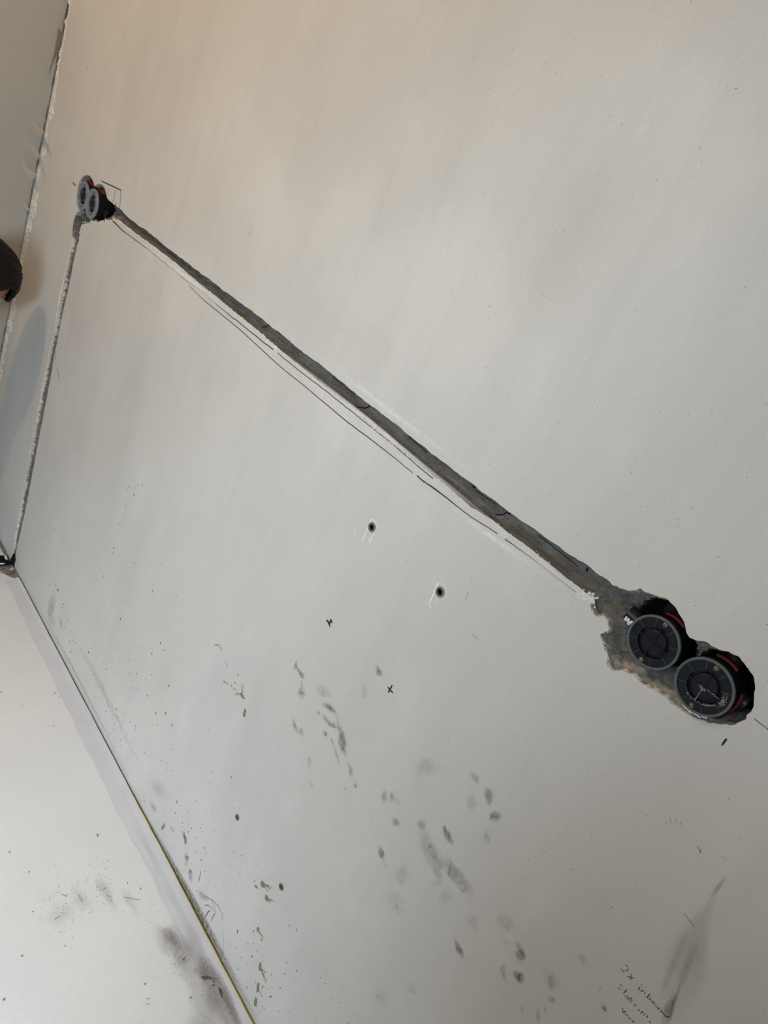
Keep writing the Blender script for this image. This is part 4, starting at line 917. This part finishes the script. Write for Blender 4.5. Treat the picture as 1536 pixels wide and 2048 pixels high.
# head: one shaped surface with brow, nose, mouth, chin and ears
bm = bmesh.new(); bmesh.ops.create_uvsphere(bm, u_segments=40, v_segments=30, radius=1)
for v_ in bm.verts:
    s, f, u = v_.co.x, v_.co.y, v_.co.z
    S, Fw, Uu = s * .077, f * .097, u * .118
    if u < 0: S *= 1 - .26 * (-u) ** 1.4; Fw = Fw * (1 - .10 * -u) + (.012 * -u)
    g = lambda a, b, c_, wd: math.exp(-(((s - a) / wd) ** 2 + ((u - c_) / wd) ** 2)) if f > 0 else 0
    Fw += .020 * math.exp(-((s / .13) ** 2 + ((u + .22) / .20) ** 2)) * (f > 0)          # nose
    for k in (-1, 1): Fw -= .010 * g(.36 * k, 0, -.02, .17)                                # eye sockets
    Fw += .006 * math.exp(-((s / .26) ** 2 + ((u + .50) / .07) ** 2)) * (f > 0) - .004 * math.exp(-((s / .26) ** 2 + ((u + .54) / .03) ** 2)) * (f > 0)
    Fw += .010 * math.exp(-((s / .3) ** 2 + ((u + .82) / .14) ** 2)) * (f > 0)             # chin
    v_.co = hp(S, Fw, Uu)
hd = bm_obj('head', bm, M_SKIN, None, True); hd.parent = per; hd.matrix_parent_inverse = Matrix.Translation(-per.location)
def pchild(o, p): o.parent = p; o.matrix_parent_inverse = Matrix.Translation(-per.location); return o
def hchild(o): o.parent = hd; return o
for k in (-1, 1):
    bm = bmesh.new(); bmesh.ops.create_uvsphere(bm, u_segments=14, v_segments=10, radius=1)
    for v_ in bm.verts: v_.co = hp(k * .075 + v_.co.x * .010, -.004 + v_.co.y * .018, -.012 + v_.co.z * .031)
    hchild(bm_obj('ear', bm, M_SKIN, None, True))
    bm = bmesh.new(); bmesh.ops.create_uvsphere(bm, u_segments=12, v_segments=8, radius=.0115)
    for v_ in bm.verts: v_.co = hp(k * .028 + v_.co.x, .081 + v_.co.y, -.004 + v_.co.z)
    hchild(bm_obj('eye', bm, plain('eye_dark', (.05, .035, .03), .25, .5), None, True))
    for j in range(4):                            # fingers and thumb resting on the knees
        x0 = -2.11 + k * .11 + (j - 1.5) * .018
        (skin('finger', [[('a', (x0, -.315, .335), .011), ('b', (x0 * 1 + k * .002, -.285, .325 - .002 * j), .0095), ('c', (x0 + k * .003, -.265, .300), .0085), ('d', (x0 + k * .003, -.262, .282), .007)]], M_SKIN, bd, 1))
    (skin('thumb', [[('a', (-2.11 + k * .075, -.325, .338), .012), ('b', (-2.11 + k * .060, -.300, .325), .011), ('c', (-2.11 + k * .055, -.280, .312), .009)]], M_SKIN, bd, 1))
# hair: thick cap over the crown, back and sides with a ragged fringe
bm = bmesh.new(); bmesh.ops.create_uvsphere(bm, u_segments=72, v_segments=48, radius=1)
dl = []
for v_ in bm.verts:
    s, f, u = v_.co.x, v_.co.y, v_.co.z; th = math.atan2(s, f)
    line = .74 * (.5 + .5 * math.cos(th)) ** 1.5 - .55 * (.5 - .5 * math.cos(th)) - .30 * abs(math.sin(th)) ** 4 + .05 * math.sin(9 * th) + .03 * math.sin(23 * th)
    line = max(line, .77 * math.exp(-((abs(th) - .98) / .47) ** 6) + .02 * math.sin(17 * th))      # receding temples
    if u < line: dl.append(v_)
    k = 1.05 + .018 * math.sin(31 * th + 5 * u) + .012 * math.sin(57 * th) + .03 * max(0, u)
    if f > .3 and u > .2: k += .02
    v_.co = hp(s * .077 * k, f * .097 * k, u * .118 * k)
bmesh.ops.delete(bm, geom=dl, context='VERTS')
hr = bm_obj('hair', bm, M_HAIR, None, True); md_ = hr.modifiers.new('t', 'SOLIDIFY'); md_.thickness = .008; md_.offset = -1
hr.parent = hd; hr['label'] = 'short dark brown hair'
v = []; f = []
for k in range(260):                              # loose strands that break up the outline
    th = rng.uniform(-3.1, 3.1); u = rng.uniform(.80 if .5 < abs(th) < 1.75 else .2, .98); rr_ = math.sqrt(1 - u * u); s0, f0 = math.sin(th) * rr_, math.cos(th) * rr_
    p = hp(s0 * .080, f0 * .101, u * .124); q = hp(s0 * .080 + rng.normal() * .008, f0 * .101 + .016 + rng.normal() * .006, u * .124 - .010 + rng.normal() * .006)
    nn = (p - HC).normalized(); q = q + nn * .003; m_ = (p + q) / 2 + nn * .004; sdv = (q - p).cross(nn).normalized() * .0016; n0 = len(v)
    v += [tuple(p - sdv), tuple(p + sdv), tuple(m_ + sdv), tuple(m_ - sdv), tuple(q)]; f += [(n0, n0 + 1, n0 + 2, n0 + 3), (n0 + 3, n0 + 2, n0 + 4)]
st = mesh_obj('hair_strands', v, f, M_HAIR); st.parent = hd; st['kind'] = 'stuff'

# ------------------------------------------------------------------ the person standing behind the viewpoint, who shades the near end of the wall
ph = empty('person', (.175, -1.18, 0), 'person in a dark jacket standing upright facing the wall, arms hanging down', 'person')
X, Y = .175, -1.18
ch_ = [[('pel', (X, Y, .96), (.32, .21)), ('wst', (X, Y, 1.14), (.31, .21)), ('che', (X, Y + .01, 1.34), (.33, .21)), ('upc', (X, Y + .01, 1.44), (.24, .15)), ('nkb', (X, Y + .02, 1.53), .09), ('nk', (X - .01, Y + .04, 1.58), .066), ('hd0', (X - .02, Y + .06, 1.64), .07)]]
for s, q in ((-1, 'l'), (1, 'r')):
    ch_.append([('che', (X, Y + .01, 1.34), (.33, .21)), ('sh' + q, (X + s * .22, Y + .01, 1.42), .09), ('el' + q, (X + s * .30, Y - .01, 1.14), .068), ('wr' + q, (X + s * .31, Y + .05, .90), .042), ('pa' + q, (X + s * .31, Y + .07, .83), (.030, .042))])
    ch_.append([('pel', (X, Y, .96), (.32, .21)), ('hi' + q, (X + s * .12, Y, .84), .14), ('kn' + q, (X + s * .14, Y + .02, .48), .10), ('an' + q, (X + s * .15, Y, .09), .06), ('he' + q, (X + s * .15, Y - .03, .045), .052), ('to' + q, (X + s * .17, Y + .17, .036), .044)])
skin('body', ch_, M_SHIRT, ph)
bm = bmesh.new(); bmesh.ops.create_uvsphere(bm, u_segments=32, v_segments=24, radius=1)
for v_ in bm.verts:
    s, f, u = v_.co
    Fw = f * .097 + (.020 * math.exp(-((s / .13) ** 2 + ((u + .22) / .20) ** 2)) + .006 * math.exp(-((s / .26) ** 2 + ((u + .5) / .07) ** 2)) - sum(.010 * math.exp(-(((s - .36 * k) / .17) ** 2 + ((u + .02) / .17) ** 2)) for k in (-1, 1))) * (f > 0)
    v_.co = Vector((X - .03 + s * .077 * (1 - .22 * max(0, -u)), Y + .08 + Fw, 1.70 + u * .118))
ph_h = pchild_ = bm_obj('head', bm, M_SKIN, None, True); ph_h.parent = ph; ph_h.matrix_parent_inverse = Matrix.Translation(-ph.location)
bm = bmesh.new(); bmesh.ops.create_uvsphere(bm, u_segments=32, v_segments=24, radius=1)
bmesh.ops.delete(bm, geom=[v_ for v_ in bm.verts if v_.co.z < (.42 if v_.co.y > .2 else -.4)], context='VERTS')
for v_ in bm.verts: v_.co = Vector((X - .03 + v_.co.x * .086, Y + .078 + v_.co.y * .107, 1.703 + v_.co.z * .13))
h2 = bm_obj('hair', bm, M_HAIR, None, True); h2.parent = ph_h
pb = [c for c in ph.children if c.name.startswith('body')][0]
for s in (-1, 1):
    for j in range(4):
        y0 = Y + .035 + j * .022; skin('finger', [[('r', (X + s * .31, y0, .825), .011), ('a', (X + s * .312, y0 + .004, .775), .0095), ('b', (X + s * .306, y0 + .006, .745), .0085), ('c', (X + s * .298, y0 + .006, .722), .0075)]], M_SKIN, pb, 1)
    skin('thumb', [[('r', (X + s * .30, Y + .105, .835), .012), ('a', (X + s * .285, Y + .125, .800), .0105), ('b', (X + s * .278, Y + .128, .772), .009)]], M_SKIN, pb, 1)
